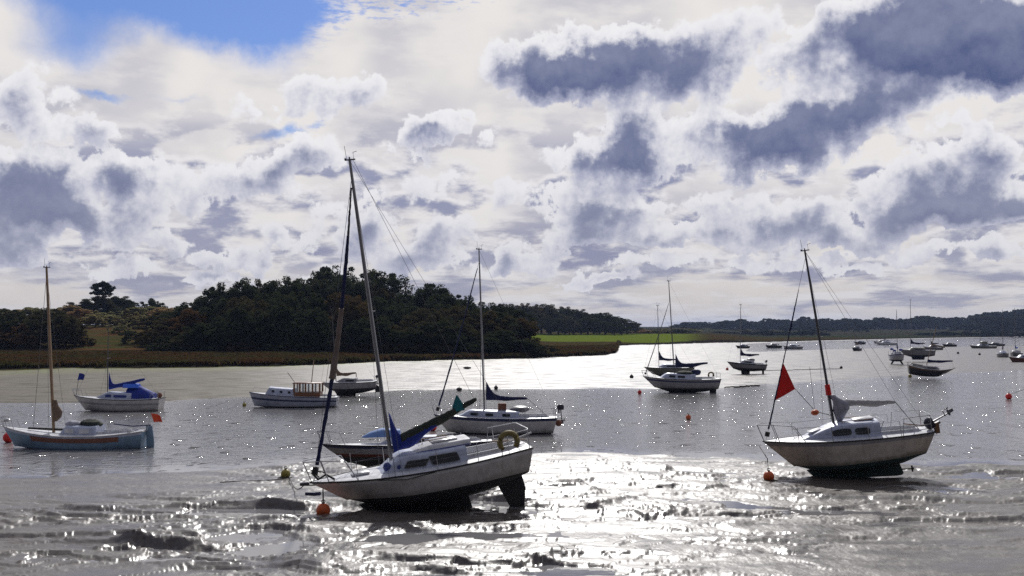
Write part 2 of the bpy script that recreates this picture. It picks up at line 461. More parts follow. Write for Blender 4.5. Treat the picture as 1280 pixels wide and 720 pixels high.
def land(X, Y, detail=True):
    """Height and surface masks. Rows and bearings are only a way of writing down where the shores run."""
    X = np.asarray(X, dtype=np.float64); Y = np.asarray(Y, dtype=np.float64)
    px = 640 + FOC * X / Y; row = 413 + HF / Y
    wob = (fbm(X / 9 + 31, Y / 9, 4, 5) - .5) * 2.0
    e = tab(EDGE, px)
    ye = HF / (e - 413)
    dy = Y - ye + (wob * 5.0 + 5.0 * (fbm(X / 3.0, Y / 6.0, 3, 6) - .5)) * np.clip(ye / 170, .3, 2)
    lnd = ss(-.4, 2.6, dy)
    z = np.zeros_like(X)
    # --- mudflat and channel
    fs = tab(FAR_SHORE, px) + wob * 1.8 + 1.6 * (fbm(X / 5, Y / 5, 3, 9) - .5); ns = tab(NEAR_SHORE, px) + wob * 12.0 + 7 * (fbm(X / 2.2, Y / 3.0, 4, 8) - .5)
    chan = ss(-2.5, 1.5, row - fs) * ss(-8, 5, ns - row)
    mid = ss(2.5, -1.0, row - fs)                        # the flats beyond the channel
    flat = 0.035 + 0.030 * (fbm(X / 22, Y / 7, 4, 11) - .5) + .018 * (fbm(X / 3.2, Y / 1.6, 3, 13) - .5)
    flat = flat + .06 * ss(500, 150, px)                 # firmer, higher sand to the left
    # far reach of water on the right
    reach = ss(-1.2, .3, row - (tab(EDGE, px) + 1.6)) * ss(0, 1.6, (tab(EDGE, px) + 13 - ss(900, 780, px) * 14 - ss(930, 1000, px) * 1.0) - row) * ss(900, 985, px)
    flat = flat - .10 * reach
    # --- the near mud
    rough = (1.00 * blob(px, row, 60, 668, 150, 24) + .75 * blob(px, row, 250, 690, 170, 20) + .55 * blob(px, row, 330, 640, 110, 13)
             + .55 * blob(px, row, 560, 668, 190, 26) + .45 * blob(px, row, 640, 700, 190, 18) + .40 * blob(px, row, 780, 620, 160, 22) + .5 * blob(px, row, 900, 645, 140, 14) + .45 * blob(px, row, 1070, 640, 110, 10)
             + .35 * blob(px, row, 1230, 590, 120, 10) + .3 * blob(px, row, 420, 600, 80, 12) + .42)
    lumpy = np.clip(blob(px, row, 70, 665, 150, 22) + .5 * blob(px, row, 230, 690, 120, 16) + .3 * blob(px, row, 350, 632, 90, 8), 0, 1)
    rough = np.clip(rough, 0, 1.15) * ss(4, 40, row - ns + 14)
    smooth = np.clip(blob(px, row, 1180, 705, 200, 40) + .8 * blob(px, row, 900, 705, 90, 14) + blob(px, row, 160, 712, 90, 9) + .9 * blob(px, row, 130, 605, 220, 20) + .8 * blob(px, row, 335, 705, 40, 9), 0, 1)
    rough = rough * (1 - .93 * smooth)
    near = .046 + .016 * (fbm(X / 7, Y / 7, 4, 21) - .5) + .010 * ss(590, 700, row)
    if detail:
        wx = X + 1.2 * (fbm(X / 2.5, Y / 2.5, 3, 61) - .5); wy = Y + 1.6 * (fbm(X / 2.5, Y / 2.5, 3, 67) - .5)
        patch = ss(.38, .60, fbm(X / 2.6, Y / 1.5, 3, 71))
        rid = 1 - np.abs(2 * fbm(wx / 1.9, wy / 1.0, 4, 31, .55) - 1) * 2.2
        rid = np.clip(rid, 0, 1) ** 2
        clod = np.clip(fbm(wx / .55, wy / .50, 4, 41, .6) - .50, 0, 1) * 2.0
        lump = fbm(X / .28, Y / .28, 3, 51)
        # plates of mud with steep broken edges
        n1 = fbm(wx / 1.9, wy / 1.15, 4, 131, .42); n2 = fbm(wx / .9, wy / .55, 3, 137, .42)
        n3 = fbm(wx / 4.5 + 7, wy / 1.1, 4, 151, .42)
        led = ss(.50, .512, n1) * .060 + ss(.57, .580, n1) * .075 + ss(.56, .575, n2) * .035 + ss(.46, .468, n3) * .06 + ss(.52, .528, n3) * .085 + ss(.58, .588, n3) * .065
        near = near + np.clip(rough * 1.6, 0, 1.25) * (led - .13) * (.34 + .34 * patch) + rough * .02
        near = near + rough * (.014 * rid * (.35 + .65 * patch) + .020 * clod * patch + .005 * (lump - .5)) + lumpy * (.05 * rid * patch + .16 * clod * patch) - rough * .020
        near = near + (.006 * (fbm(X / .8, Y / .8, 3, 81) - .5)) * (1 - rough)
    nearw = ss(0, 12, row - ns)
    bed = -.16
    z = mid * flat + (1 - mid) * (near * nearw + bed * (1 - nearw))
    z = z * (1 - chan) + bed * chan
    # --- land behind the shore
    hum = (fbm(X / 4, Y / 4, 4, 91) - .5)
    up = .62 + .45 * ss(0, 45, dy) + .35 * hum
    hill = 5.6 * ss(206, 300, Y) * ss(275, 165, px) + 3.0 * ss(250, 420, Y) * ss(120, 260, px) * ss(700, 560, px)
    up = up + hill + 2.2 * ss(375, 590, Y) * ss(600, 680, px) * ss(960, 880, px)
    up = up + 5.2 * ss(840, 1380, Y) + 6 * ss(1500, 3000, Y)
    z = z * (1 - lnd) + up * lnd
    dry = ss(560, 260, px) * mid
    green = lnd * (ss(648, 668, px) * ss(890, 840, px) * ss(395, 410, Y + 10 * hum) * ss(640, 600, Y)
                   + ss(85, 115, px) * ss(225, 190, px) * ss(212, 222, Y + 14 * hum) * .8)
    field = lnd * ss(620, 700, Y) * ss(760, 800, px) 
    return z, lnd, np.clip(green, 0, 1), dry * (1 - lnd), field, np.clip(rough, 0, 1) * nearw, chan, reach

def ground_z(x, y): return float(land(np.array([x]), np.array([y]))[0][0])

def grid_mesh(name, us, ys, zf, attrs, mat_, smooth=True):
    Uc, Yc = np.meshgrid(us, ys)
    X = Uc * Yc
    Z, at_ = zf(X, Yc)
    nr, nc = X.shape
    me = bpy.data.meshes.new(name)
    co = np.stack([X, Yc, Z], -1).reshape(-1, 3).astype(np.float32)
    i = np.arange(nr * nc).reshape(nr, nc)
    q = np.stack([i[:-1, :-1], i[:-1, 1:], i[1:, 1:], i[1:, :-1]], -1).reshape(-1, 4)
    me.vertices.add(len(co)); me.vertices.foreach_set('co', co.ravel())
    me.loops.add(q.size); me.loops.foreach_set('vertex_index', q.ravel().astype(np.int32))
    me.polygons.add(len(q)); me.polygons.foreach_set('loop_start', np.arange(0, q.size, 4, dtype=np.int32))
    me.update(calc_edges=True)
    if smooth: me.polygons.foreach_set('use_smooth', np.ones(len(q), dtype=bool))
    for nm, a in at_.items():
        if a.ndim == 3:
            c = me.attributes.new(nm, 'FLOAT_VECTOR', 'POINT'); c.data.foreach_set('vector', a.reshape(-1).astype(np.float32))
        else:
            c = me.attributes.new(nm, 'FLOAT', 'POINT'); c.data.foreach_set('value', a.ravel().astype(np.float32))
    me.materials.append(mat_)
    o = bpy.data.objects.new(name, me); col.objects.link(o)
    return o

# ------------------------------------------------------------------ ground material
m = new_mat('estuary_ground'); k = G(m.node_tree)
geo = k.n.new('ShaderNodeNewGeometry').outputs['Position']
def attr(nm, out='Fac'):
    a = k.n.new('ShaderNodeAttribute'); a.attribute_name = nm; return a.outputs[out]
za = k.sep(attr('zone', 'Vector')); zb = k.sep(attr('zone_b', 'Vector'))
lnd, green, dry = za[0], za[1], za[2]; field, roughm, algae = zb[0], zb[1], zb[2]
n_big = k.noise(geo, .12, 4, .6); n_mid = k.noise(geo, .9, 5, .6); n_fin = k.noise(geo, 6.0, 4, .6)
mud = k.mix(n_mid, (.064, .053, .044), (.112, .096, .082))
mud = k.mix(k.m('MULTIPLY', roughm, k.rng(n_fin, .4, .7)), mud, (.045, .032, .024))
sand = k.mix(n_mid, (.11, .095, .072), (.17, .15, .115))
sand = k.mix(k.m('MULTIPLY', k.rng(k.noise(k.v('MULTIPLY', geo, (.25, .9, 1)), 1.0, 5, .65), .53, .60), .85), sand, (.045, .045, .025))
mud = k.mix(dry, mud, sand)
marsh = k.mix(k.rng(n_big, .35, .65), (.075, .045, .020), (.060, .062, .022))
marsh = k.mix(k.rng(n_mid, .4, .7), marsh, (.035, .022, .013))
pasture = k.mix(n_big, (.105, .150, .018), (.150, .190, .026))
far = k.mix(k.rng(k.noise(k.v('MULTIPLY', geo, (.006, .012, 1)), 1.0, 3, .5), .42, .58), (.045, .036, .026), (.036, .045, .022))
rust = k.rng(k.noise(k.v('MULTIPLY', geo, (.06, .14, 1)), 1.0, 4, .6), .45, .58)
west = k.rng(k.sep(geo)[0], -58, -66, 0, 1)
pasture = k.mix(west, pasture, k.mix(n_mid, (.045, .055, .018), (.075, .075, .026)))
pasture = k.mix(k.m('MULTIPLY', rust, west), pasture, (.11, .058, .028))
lc = k.mix(green, k.mix(field, marsh, far), pasture)
mud = k.mix(k.m('MULTIPLY', algae, k.rng(n_mid, .35, .6)), mud, (.17, .18, .075))
base = k.mix(k.rng(lnd, .0, .35), mud, lc)
base = k.mix(k.m('MULTIPLY', k.rng(lnd, .02, .3), k.rng(lnd, .98, .6)), base, (.022, .020, .014))
# wetness: sheen broken by slightly drier patches
wet = k.rng(k.noise(k.v('MULTIPLY', geo, (.35, .7, 1)), 1.0, 5, .6), .40, .62)
rgh = k.mix(wet, (.42, .42, .42), (.26, .26, .26))
rgh = k.m('ADD', k.m('MULTIPLY', rgh, 1.0), k.m('MULTIPLY', dry, .38))
rgh = k.m('ADD', rgh, k.m('MULTIPLY', roughm, .06))
rgh = k.m('MAXIMUM', rgh, k.m('MULTIPLY', lnd, .9))
b1 = k.bump(k.noise(k.v('MULTIPLY', geo, (1.0, .7, 1)), 4.0, 4, .5), k.m('SUBTRACT', 1.0, lnd), .022)
b2 = k.bump(k.noise(geo, 1.3, 3, .5), 1.0, k.m('MULTIPLY_ADD', lnd, .5, .03), b1)
shore = k.rng(lnd, .004, .05)
p = principled(k, base, rgh, Specular_IOR_Level=k.m('SUBTRACT', .55, k.m('MULTIPLY', dry, .42)), Normal=b2)
df = k.n.new('ShaderNodeBsdfDiffuse'); k.l.new(base, df.inputs[0]); k.l.new(b2, df.inputs['Normal'])
mx = k.n.new('ShaderNodeMixShader'); k.l.new(shore, mx.inputs[0]); k.l.new(p.outputs[0], mx.inputs[1]); k.l.new(df.outputs[0], mx.inputs[2])
out = [n_ for n_ in k.n if n_.type == 'OUTPUT_MATERIAL'][0]; k.l.new(mx.outputs[0], out.inputs[0])
MATS['ground'] = m

def ground_zf(X, Y):
    z, l, g, d, f, r, c, rc = land(X, Y)
    px = 640 + FOC * X / Y; dd = HF / (tab(EDGE, px) - 413) - Y
    al = ss(20, 5, dd) * (l < .5) * ss(700, 560, px)
    return z, {'zone': np.stack([l, g, d], -1), 'zone_b': np.stack([f, r, al], -1)}
def logrows(a, b, ratio): return np.exp(np.arange(math.log(a), math.log(b), ratio))
NEARR = .0033 if not DRAFT else .01
ys = np.concatenate([logrows(8, 60, NEARR), logrows(60, 150, .005), logrows(150, 900, .0055), logrows(900, 9000, .03)])
us = np.concatenate([np.linspace(-1.5, -.62, 60)[:-1], np.linspace(-.62, .62, 1150 if not DRAFT else 500), np.linspace(.62, 1.5, 60)[1:]])
ground = grid_mesh('mudflat_ground', us, ys, ground_zf, None, MATS['ground'])
tag(ground, 'wet brown grey mudflats rising to marsh and fields', kind='structure')

# ------------------------------------------------------------------ water
m = new_mat('estuary_water'); k = G(m.node_tree)
geo = k.n.new('ShaderNodeNewGeometry').outputs['Position']
a = k.n.new('ShaderNodeAttribute'); a.attribute_name = 'wave'; wave = a.outputs['Fac']
gust = k.rng(k.noise(k.v('MULTIPLY', geo, (.9, .30, 1)), 1.0, 3, .6), .50, .66)
calm = k.rng(k.noise(k.v('MULTIPLY', geo, (.05, .12, 1)), 1.0, 3, .5), .40, .60)
w1 = k.noise(k.v('MULTIPLY', geo, (1.4, 2.4, 1)), 1.0, 3, .55)
w2 = k.noise(k.v('MULTIPLY', geo, (1.0, 1.5, 1)), 5.0, 2, .5)
amp1 = k.m('MULTIPLY', wave, k.m('MULTIPLY_ADD', calm, .025, .022))
amp2 = k.m('MULTIPLY', wave, k.m('MULTIPLY_ADD', k.m('MAXIMUM', gust, .35), .030, .004))
b1 = k.bump(w1, 1.0, amp1); b2 = k.bump(w2, 1.0, amp2, b1)
tip = k.rng(k.noise(k.v('MULTIPLY', geo, (1.25, .85, 1)), 1.0, 1.5, .5), .615, .79)
pat = k.rng(k.noise(k.v('MULTIPLY', geo, (.16, .07, 1)), 1.0, 3, .55), .32, .50)
b3 = k.bump(tip, 1.0, k.m('MULTIPLY', k.m('MULTIPLY', wave, pat), .18), b2)
principled(k, (.23, .225, .225), k.m('MULTIPLY_ADD', wave, .05, .04), IOR=1.33, Specular_IOR_Level=.5, Normal=b3)
MATS['water'] = m
def water_zf(X, Y):
    z, l, g, d, f, r, c, rc = land(X, Y, False)
    w = np.clip(c + rc * .8, 0, 1) + .06
    return np.zeros_like(X), {'wave': w}
wy = np.concatenate([logrows(7, 1500, .012), [3000, 9000]]); wu = np.linspace(-1.6, 1.6, 260)
water = grid_mesh('water', wu, wy, water_zf, None, MATS['water'])
tag(water, 'grey tidal water of the channel and pools', kind='structure')
# ------------------------------------------------------------------ boats
# local frame: +X bow, +Y port, +Z up, origin amidships on the boot line
class Hull:
    def __init__(s, L=6.4, B=2.3, fb=(.85, .62, .66), D=.38, tw=.72, rake_b=.75, rake_s=.10, sm=.45, wl=(.80, .93, .50), bowp=2.1):
        s.L, s.B, s.fb, s.D, s.tw, s.rb, s.rs, s.sm, s.wl, s.bowp = L, B, fb, D, tw, rake_b, rake_s, sm, wl, bowp
    def half(s, t):
        if t < s.sm: return s.B / 2 * (s.tw + (1 - s.tw) * math.sin(math.pi / 2 * t / s.sm))
        q = (t - s.sm) / (1 - s.sm); return max(.012, s.B / 2 * (1 - q ** s.bowp) ** .92)
    def sheer(s, t):
        b, m_, a = s.fb
        # quadratic through stern, .35, bow
        t0 = .35; l0 = (t - t0) * (t - 1) / (t0); l1 = t * (t - 1) / (t0 * (t0 - 1)); l2 = t * (t - t0) / (1 - t0)
        return a * l0 + m_ * l1 + b * l2
    def keel(s, t):
        return -max(.03, s.D * (1 - abs((t - .47) / .53) ** 2.4)) + .02
    def wlr(s, t):
        a, m_, b = s.wl
        return lerp(a, m_, sstep(0, .35, t)) if t < .5 else lerp(m_, b, sstep(.5, 1, t))
    def x(s, t, fr=0.0):
        """fr 0 at the sheer, 1 at the keel."""
        return -s.L / 2 + s.L * t - s.rb * fr * sstep(.55, 1.0, t) * (1.0) + s.rs * fr * sstep(.25, 0, t)
    def t_of(s, x): return (x + s.L / 2) / s.L
    def ring(s, t, up=6, dn=6):
        b = s.half(t); zs = s.sheer(t); zk = s.keel(t); bw = b * s.wlr(t); H = zs - zk
        port = []
        for i in range(up):
            f = i / up; z = zs * (1 - f)
            y = lerp(b, bw, f ** 1.6)
            port.append((y, z))
        for i in range(dn + 1):
            a = math.pi / 2 * i / dn
            port.append((bw * math.cos(a) ** .8 if i < dn else 0.0, zk * math.sin(a) ** 1.15))
        pts = [(s.x(t, (zs - z) / H), y, z) for y, z in port]
        return pts + [(x, -y, z) for x, y, z in pts[-2::-1]]
    def deckpt(s, x, y):
        t = s.t_of(x); return s.sheer(t) + .06 * (1 - (y / max(.05, s.half(t))) ** 2)

def make_hull(h, root, top, anti, strips=None, deck='deck_white', cockpit=(.08, .36), strake='rubber_dark', ns=34, cw=.52, cdep=.42):
    ts = [i / ns for i in range(ns + 1)]
    ts = [t ** 1.0 if t < .5 else 1 - (1 - t) ** 1.25 * (.5 ** -.25) for t in ts]
    b = MB(); up, dn = 6, 6; n = 2 * (up + dn) + 1
    def rm(j):
        jj = j if j < n // 2 else n - 2 - j
        if jj >= up: return anti
        if strips and jj in strips: return strips[jj]
        return top
    b.loft([h.ring(t, up, dn) for t in ts], top, closed=False, cap0=True, cap1=True, rowmat=rm)
    b.build('hull', root, angle=50)
    d = MB(); rings = []
    for t in ts:
        w = h.half(t); z = h.sheer(t); x = h.x(t)
        k_ = sstep(cockpit[0] - .012, cockpit[0] + .012, t) * sstep(cockpit[1] + .012, cockpit[1] - .012, t)
        ci = w * cw; zi = z + .05 * w
        port = [(w, z), (w * .93, z + .015), (ci + .02, zi + .02 * k_), (ci, zi + .11 * k_), (ci - .03, zi + .11 * k_), (ci - .05, zi - cdep * .35 * k_), (ci * .45, zi - cdep * .36 * k_ + .01), (ci * .44, zi - cdep * k_ + .012), (0, zi - cdep * k_ + .015)]
        if ci < .12: port = [(w * f, z + .015 * (i > 0)) for i, f in enumerate((1, .93, .8, .7, .6, .5, .4, .2, 0))]
        rings.append([(x, y, zz) for y, zz in port] + [(x, -y, zz) for y, zz in port[-2::-1]])
    d.loft(rings, deck, closed=False, cap0=False, cap1=False)
    d.build('deck', root, angle=35)
    if strake:
        s = MB()
        for sg in (1, -1):
            s.tube([(h.x(t), sg * h.half(t) * 1.005, h.sheer(t) + .005) for t in ts], .026, strake, n=6)
        s.tube([(h.x(0) - .01, h.half(0) * f, h.sheer(0)) for f in (1, .5, 0, -.5, -1)], .026, strake, n=6)
        s.build('rubbing_strake', root)

class Cabin:
    def __init__(s, h, x0, x1, ht, w=.62, slope=.9, aft=.12, taper=.75, base=None):
        s.h, s.x0, s.x1, s.ht, s.w, s.slope, s.aft, s.taper = h, x0, x1, ht, w, slope, aft, taper
    def base(s, x): return s.h.deckpt(x, s.hw(x)) - .03
    def hw(s, x):
        q = (x - s.x0) / (s.x1 - s.x0); lim = s.h.half(s.h.t_of(x)) * .80
        return min(s.h.B / 2 * s.w * lerp(1, s.taper, sstep(.2, 1, q)), lim)
    def height(s, x):
        return max(.012, s.ht * sstep(0, 1, min(1, (s.x1 - x) / s.slope)) ** .8) if x > s.x1 - s.slope else s.ht
    def side(s, x, v, sg=1):
        y = s.hw(x) * (1 - .10 * v); return Vector((x, sg * y, s.base(x) + s.height(x) * v * .86))
    def top(s, x, y=0.0):
        return s.base(x) + s.height(x) * (1 + .12 * (1 - (y / s.hw(x)) ** 2))
    def build(s, root, m, name='cabin', n=16):
        b = MB(); rings = []
        for i in range(n + 1):
            x = lerp(s.x0, s.x1, i / n); w = s.hw(x); z = s.base(x); H = s.height(x)
            port = [(w, z), (w * .96, z + H * .4), (w * .91, z + H * .80), (w * .86, z + H * .95), (w * .74, z + H * 1.03), (w * .4, z + H * 1.10), (0, z + H * 1.12)]
            rings.append([(x, y, zz) for y, zz in port] + [(x, -y, zz) for y, zz in port[-2::-1]])
        b.loft(rings, m, closed=False, cap0=False, cap1=False)
        r = rings[0]; i0 = len(b.v); b.v += [tuple(p) for p in r]; b.quad(tuple(range(i0, i0 + len(r))), m)
        r = rings[-1]; i0 = len(b.v); b.v += [tuple(p) for p in r]; b.quad(tuple(range(i0, i0 + len(r)))[::-1], m)
        return b.build(name, root, angle=42)
    def window(s, cab, xa, xb, va, vb, sg=1, rnd=.35, frame=None, m='window_glass', slant=0.0):
        # a pane that follows the curve of the cabin side
        cx, cv = (xa + xb) / 2, (va + vb) / 2; n = 14; rings = []; edge = []
        out = Vector((0, sg * .016, .003)); inn = Vector((0, -sg * .02, 0))
        for i in range(n + 1):
            u = -math.cos(math.pi * i / n); hgt = max(.06, (1 - abs(u) ** (2 / rnd)) ** (rnd / 2)) * (vb - va) / 2
            X = cx + (xb - xa) / 2 * u
            lo, hi = s.side(X - slant * hgt, cv - hgt, sg), s.side(X + slant * hgt, cv + hgt, sg); md = s.side(X, cv, sg)
            rings.append([lo + inn, lo + out, md + out, hi + out, hi + inn]); edge.append((lo + out, hi + out))
        b = MB(); b.loft(rings, m); w = b.build('window', cab, angle=30)
        if frame:
            f = MB(); f.tube([p for p, q in edge] + [q for p, q in edge[::-1]] + [edge[0][0]], .012, frame, n=5); f.build('window_frame', w)
        return w

def sail_cover(root, g, e, m, peak=.85, thick=.13, sag=.05, name='sail_cover', frac=(0, 1), fall=.10, seed=3, droop=.10, pk_w=.11):
    """Sail stowed along the boom from gooseneck g to boom end e, standing up against the mast."""
    g, e = Vector(g), Vector(e); rd = random.Random(seed); b = MB(); rings = []
    n = 26; ax = (e - g).normalized(); L = (e - g).length
    for i in range(n + 1):
        t = lerp(frac[0], frac[1], i / n); p = g.lerp(e, t)
        d = t * L
        top = thick * 1.5 * (1 - .55 * t) + peak * math.exp(-(max(0, d - .02) / (fall * L)) ** 1.15) + rd.uniform(-1, 1) * .012
        bot = -(thick * .6 + droop * math.sin(math.pi * min(1, t * 1.1)) * (.6 + .4 * math.sin(t * 9 + seed)))
        hw = lerp(thick * .75, thick * .45, t) * (1 + rd.uniform(-.08, .08))
        if t < .06: hw = pk_w
        if t > .97: top *= .6; hw *= .6; bot *= .6
        ring = []
        for q in range(12):
            a = 2 * math.pi * q / 12; z = (top + bot) / 2 + (top - bot) / 2 * math.sin(a)
            narrow = 1.0 if z < thick * 1.3 else max(.35, 1 - (z - thick) / (peak + .1) * .6)
            ring.append(p + Vector((0, hw * math.cos(a) * narrow * (1 + rd.uniform(-.10, .10)), z)))
        rings.append(ring)
    b.loft(rings, m); return b.build(name, root, angle=70)

def rig(root, h, mx, mz, ml, lean=0.0, mr=.055, mmat='alloy', spreader=.55, boom=None, jib=None, fore=True, back=True, top=True, shrouds=True, rw=.0045):
    """Mast stepped at (mx, 0, mz); returns head and gooseneck helpers."""
    foot = Vector((mx, 0, mz)); head = foot + Vector((math.sin(lean), 0, math.cos(lean))) * ml
    at_ = lambda f: foot.lerp(head, f)
    b = MB(); b.tube([at_(f) for f in (0, .1, .5, .8, 1)], [mr * 1.05, mr, mr, mr * .9, mr * .7], mmat, n=10, squash=.75)
    mast = b.build('mast', root)
    if top:
        b = MB(); b.tube([head + Vector((-.16, 0, .02)), head + Vector((.14, 0, .02))], .022, 'alloy_dark')
        b.tube([head, head + Vector((0, 0, .10))], .02, 'alloy_dark')
        b.tube([head + Vector((-.12, .0, .02)), head + Vector((-.12, .0, .22)), head + Vector((-.22, .06, .24))], .009, 'alloy_dark')
        b.tube([head + Vector((.08, 0, .03)), head + Vector((.10, 0, .42))], .006, 'alloy_dark')
        b.ball(head + Vector((.12, 0, .05)), .03, 'alloy_dark', 8, 6)
        b.build('masthead', mast)
    tips = {1: None, -1: None}
    if spreader:
        sp = at_(.5)
        for sg in (1, -1):
            b = MB(); tip = sp + Vector((-.05, sg * spreader, .03)); b.tube([sp, tip], [.022, .014], mmat); b.build('spreader', mast); tips[sg] = tip
    if shrouds:
        for sg in (1, -1):
            cx = mx - .12; y = h.half(h.t_of(cx)) * .95; z = h.sheer(h.t_of(cx))
            b = MB(); pts = [at_(.96)] + ([tips[sg]] if tips[sg] else []) + [Vector((cx, sg * y, z))]
            b.tube(pts, rw, 'wire', n=4); b.tube([at_(.49), Vector((mx + .25, sg * h.half(h.t_of(mx + .25)) * .93, h.sheer(h.t_of(mx + .25))))], rw, 'wire', n=4)
            b.build('shroud', root)
    bowp = Vector((h.L / 2 - .12, 0, h.sheer(.98) + .05))
    if fore and not jib:
        b = MB(); b.tube([bowp, at_(.97)], rw * 1.2, 'wire', n=4); b.build('forestay', root)
    if back:
        b = MB(); b.tube([head, Vector((-h.L / 2 + .08, h.half(0) * .3, h.sheer(0) + .05))], rw, 'wire', n=4); b.build('backstay', root)
    if jib:
        # jib: list of (fraction along the stay, radius, material)
        tp = at_(jib.get('top', .95))
        segs = jib['segs']; rd = random.Random(5); fj = None
        b = MB(); b.tube([bowp, tp], rw * 1.3, 'wire', n=4); st = b.build('forestay', root)
        for f0, f1, r0, r1, mm in segs:
            b = MB(); n = 22; pts, rr = [], []
            sag = jib.get('sag', .10)
            for i in range(n + 1):
                f = lerp(f0, f1, i / n); p = bowp.lerp(tp, f) + Vector((sag * math.sin(math.pi * f) * -.6, 0, 0)) + Vector((rd.uniform(-1, 1), rd.uniform(-1, 1), 0)) * .006
                pts.append(p); rr.append(lerp(r0, r1, i / n) * rd.uniform(.86, 1.16))
            b.tube(pts, rr, mm, n=8); b.build('furled_jib', root)
        if jib.get('drum', True):
            b = MB(); q = bowp.lerp(tp, .02); b.tube([q, bowp.lerp(tp, .045)], .085, 'rubber_dark', n=10); b.build('furling_drum', root)
    return foot, head, at_

def make_boom(root, g, e, m='alloy', r=.04):
    b = MB(); b.tube([g, e], [r, r * .85], m, n=8); return b.build('boom', root)

def tube_part(root, name, pts, r, m='steel', n=6):
    b = MB(); b.tube(pts, r, m, n=n); return b.build(name, root)

def pulpit(root, h, ht=.55, back=.95, r=.014, m='steel', lean=.12):
    """Bow rail: hoop round the stem with legs."""
    xb = h.L / 2; b = MB()
    def dk(x, sg): t = h.t_of(x); return Vector((x, sg * h.half(t) * .88, h.sheer(t)))
    top = [dk(xb - back, 1) + Vector((-.02, 0, .02)), dk(xb - back * .8, 1) + Vector((0, 0, ht * .9)), dk(xb - back * .35, 1) + Vector((.08, 0.05, ht)), Vector((xb + lean, 0.10, h.sheer(1) + ht)), Vector((xb + lean, -0.10, h.sheer(1) + ht)),
           dk(xb - back * .35, -1) + Vector((.08, -.05, ht)), dk(xb - back * .8, -1) + Vector((0, 0, ht * .9)), dk(xb - back, -1) + Vector((-.02, 0, .02))]
    b.tube(top, r, m)
    for sg in (1, -1):
        b.tube([dk(xb - back * .4, sg), dk(xb - back * .35, sg) + Vector((.08, sg * .05, ht))], r, m)
        b.tube([Vector((xb - .05, sg * .03, h.sheer(1))), Vector((xb + lean, sg * .10, h.sheer(1) + ht))], r, m)
    return b.build('pulpit', root)

def stern_rail(root, h, ht=.55, fwd=.9, r=.014, m='steel', mid=True):
    xs = -h.L / 2; b = MB()
    def dk(x, sg): t = max(0, h.t_of(x)); return Vector((x, sg * h.half(t) * .92, h.sheer(t)))
    top = [dk(xs + fwd, 1), dk(xs + fwd * .9, 1) + Vector((0, 0, ht)), dk(xs + .08, 1) + Vector((0, 0, ht)), dk(xs + .02, 1) * 1 + Vector((0, -.15, ht)), dk(xs + .02, -1) + Vector((0, .15, ht)), dk(xs + .08, -1) + Vector((0, 0, ht)), dk(xs + fwd * .9, -1) + Vector((0, 0, ht)), dk(xs + fwd, -1)]
    b.tube(top, r, m)
    for sg in (1, -1):
        b.tube([dk(xs + .08, sg), dk(xs + .08, sg) + Vector((0, 0, ht))], r, m)
        if mid: b.tube([dk(xs + .08, sg) + Vector((0, 0, ht * .5)), dk(xs + fwd * .95, sg) + Vector((0, 0, ht * .5))], r * .7, m)
    return b.build('stern_rail', root)

def lifelines(root, h, xs, ht=.52, r=.011):
    for sg in (1, -1):
        pts = []
        for x in xs:
            t = h.t_of(x); p = Vector((x, sg * h.half(t) * .93, h.sheer(t))); q = p + Vector((0, 0, ht))
            tube_part(root, 'stanchion', [p, q], r, 'steel', 5); pts.append(q)
        b = MB(); b.tube(pts, .0045, 'wire', n=4); b.tube([p - Vector((0, 0, ht * .48)) for p in pts], .004, 'wire', n=4); b.build('lifeline', root)

def outboard(root, base, tilt=0.0, sc=1.0, cowl='engine_dark', name='outboard_motor'):
    """Engine hung on the stern at base, tilted by angle; local +X is forward."""
    e = empty(name, base); e.parent = root; e.rotation_euler = (0, tilt, 0)
    b = MB(); b.ball((-.16 * sc, 0, .30 * sc), .20 * sc, cowl, 12, 9, (1.25, .8, 1.0)); b.box((-.16 * sc, 0, .17 * sc), (.42 * sc, .28 * sc, .12 * sc), cowl, bev=.03 * sc); b.build('cowling', e)
    b = MB(); b.tube([(-.16 * sc, 0, .15 * sc), (-.16 * sc, 0, -.45 * sc), (-.18 * sc, 0, -.72 * sc)], [.07 * sc, .05 * sc, .035 * sc], 'engine_grey', n=8, squash=.6)
    b.box((-.24 * sc, 0, -.42 * sc), (.26 * sc, .12 * sc, .02 * sc), 'engine_grey'); b.ball((-.18 * sc, 0, -.60 * sc), .06 * sc, 'engine_grey', 8, 6, (2.4, 1, 1)); b.box((-.2 * sc, 0, -.73 * sc), (.14 * sc, .015 * sc, .16 * sc), 'engine_grey')
    b.build('engine_leg', e)
    b = MB(); 
    for q in range(3):
        a = q * 2.09; b.box((-.36 * sc, .05 * sc * math.cos(a), -.60 * sc + .05 * sc * math.sin(a)), (.02 * sc, .06 * sc, .09 * sc), 'engine_grey', rot=Euler((a, 0, .4)))
    b.build('propeller', e)
    b = MB(); b.box((-.02 * sc, 0, .02 * sc), (.10 * sc, .20 * sc, .26 * sc), 'engine_grey', bev=.01); b.tube([(-.05 * sc, 0, .2 * sc), (.35 * sc, .02, .26 * sc)], .018 * sc, 'engine_dark'); b.build('engine_bracket', e)
    return e

def rudder(root, pts, th=.05, m='antifoul_black', name='rudder'):
    """Blade outline in the x-z plane, given thickness."""
    b = MB(); b.loft([[(x, -th / 2, z) for x, z in pts], [(x, -th * .5, z) for x, z in pts], [(x, th / 2, z) for x, z in pts]], m); return b.build(name, root, angle=30)

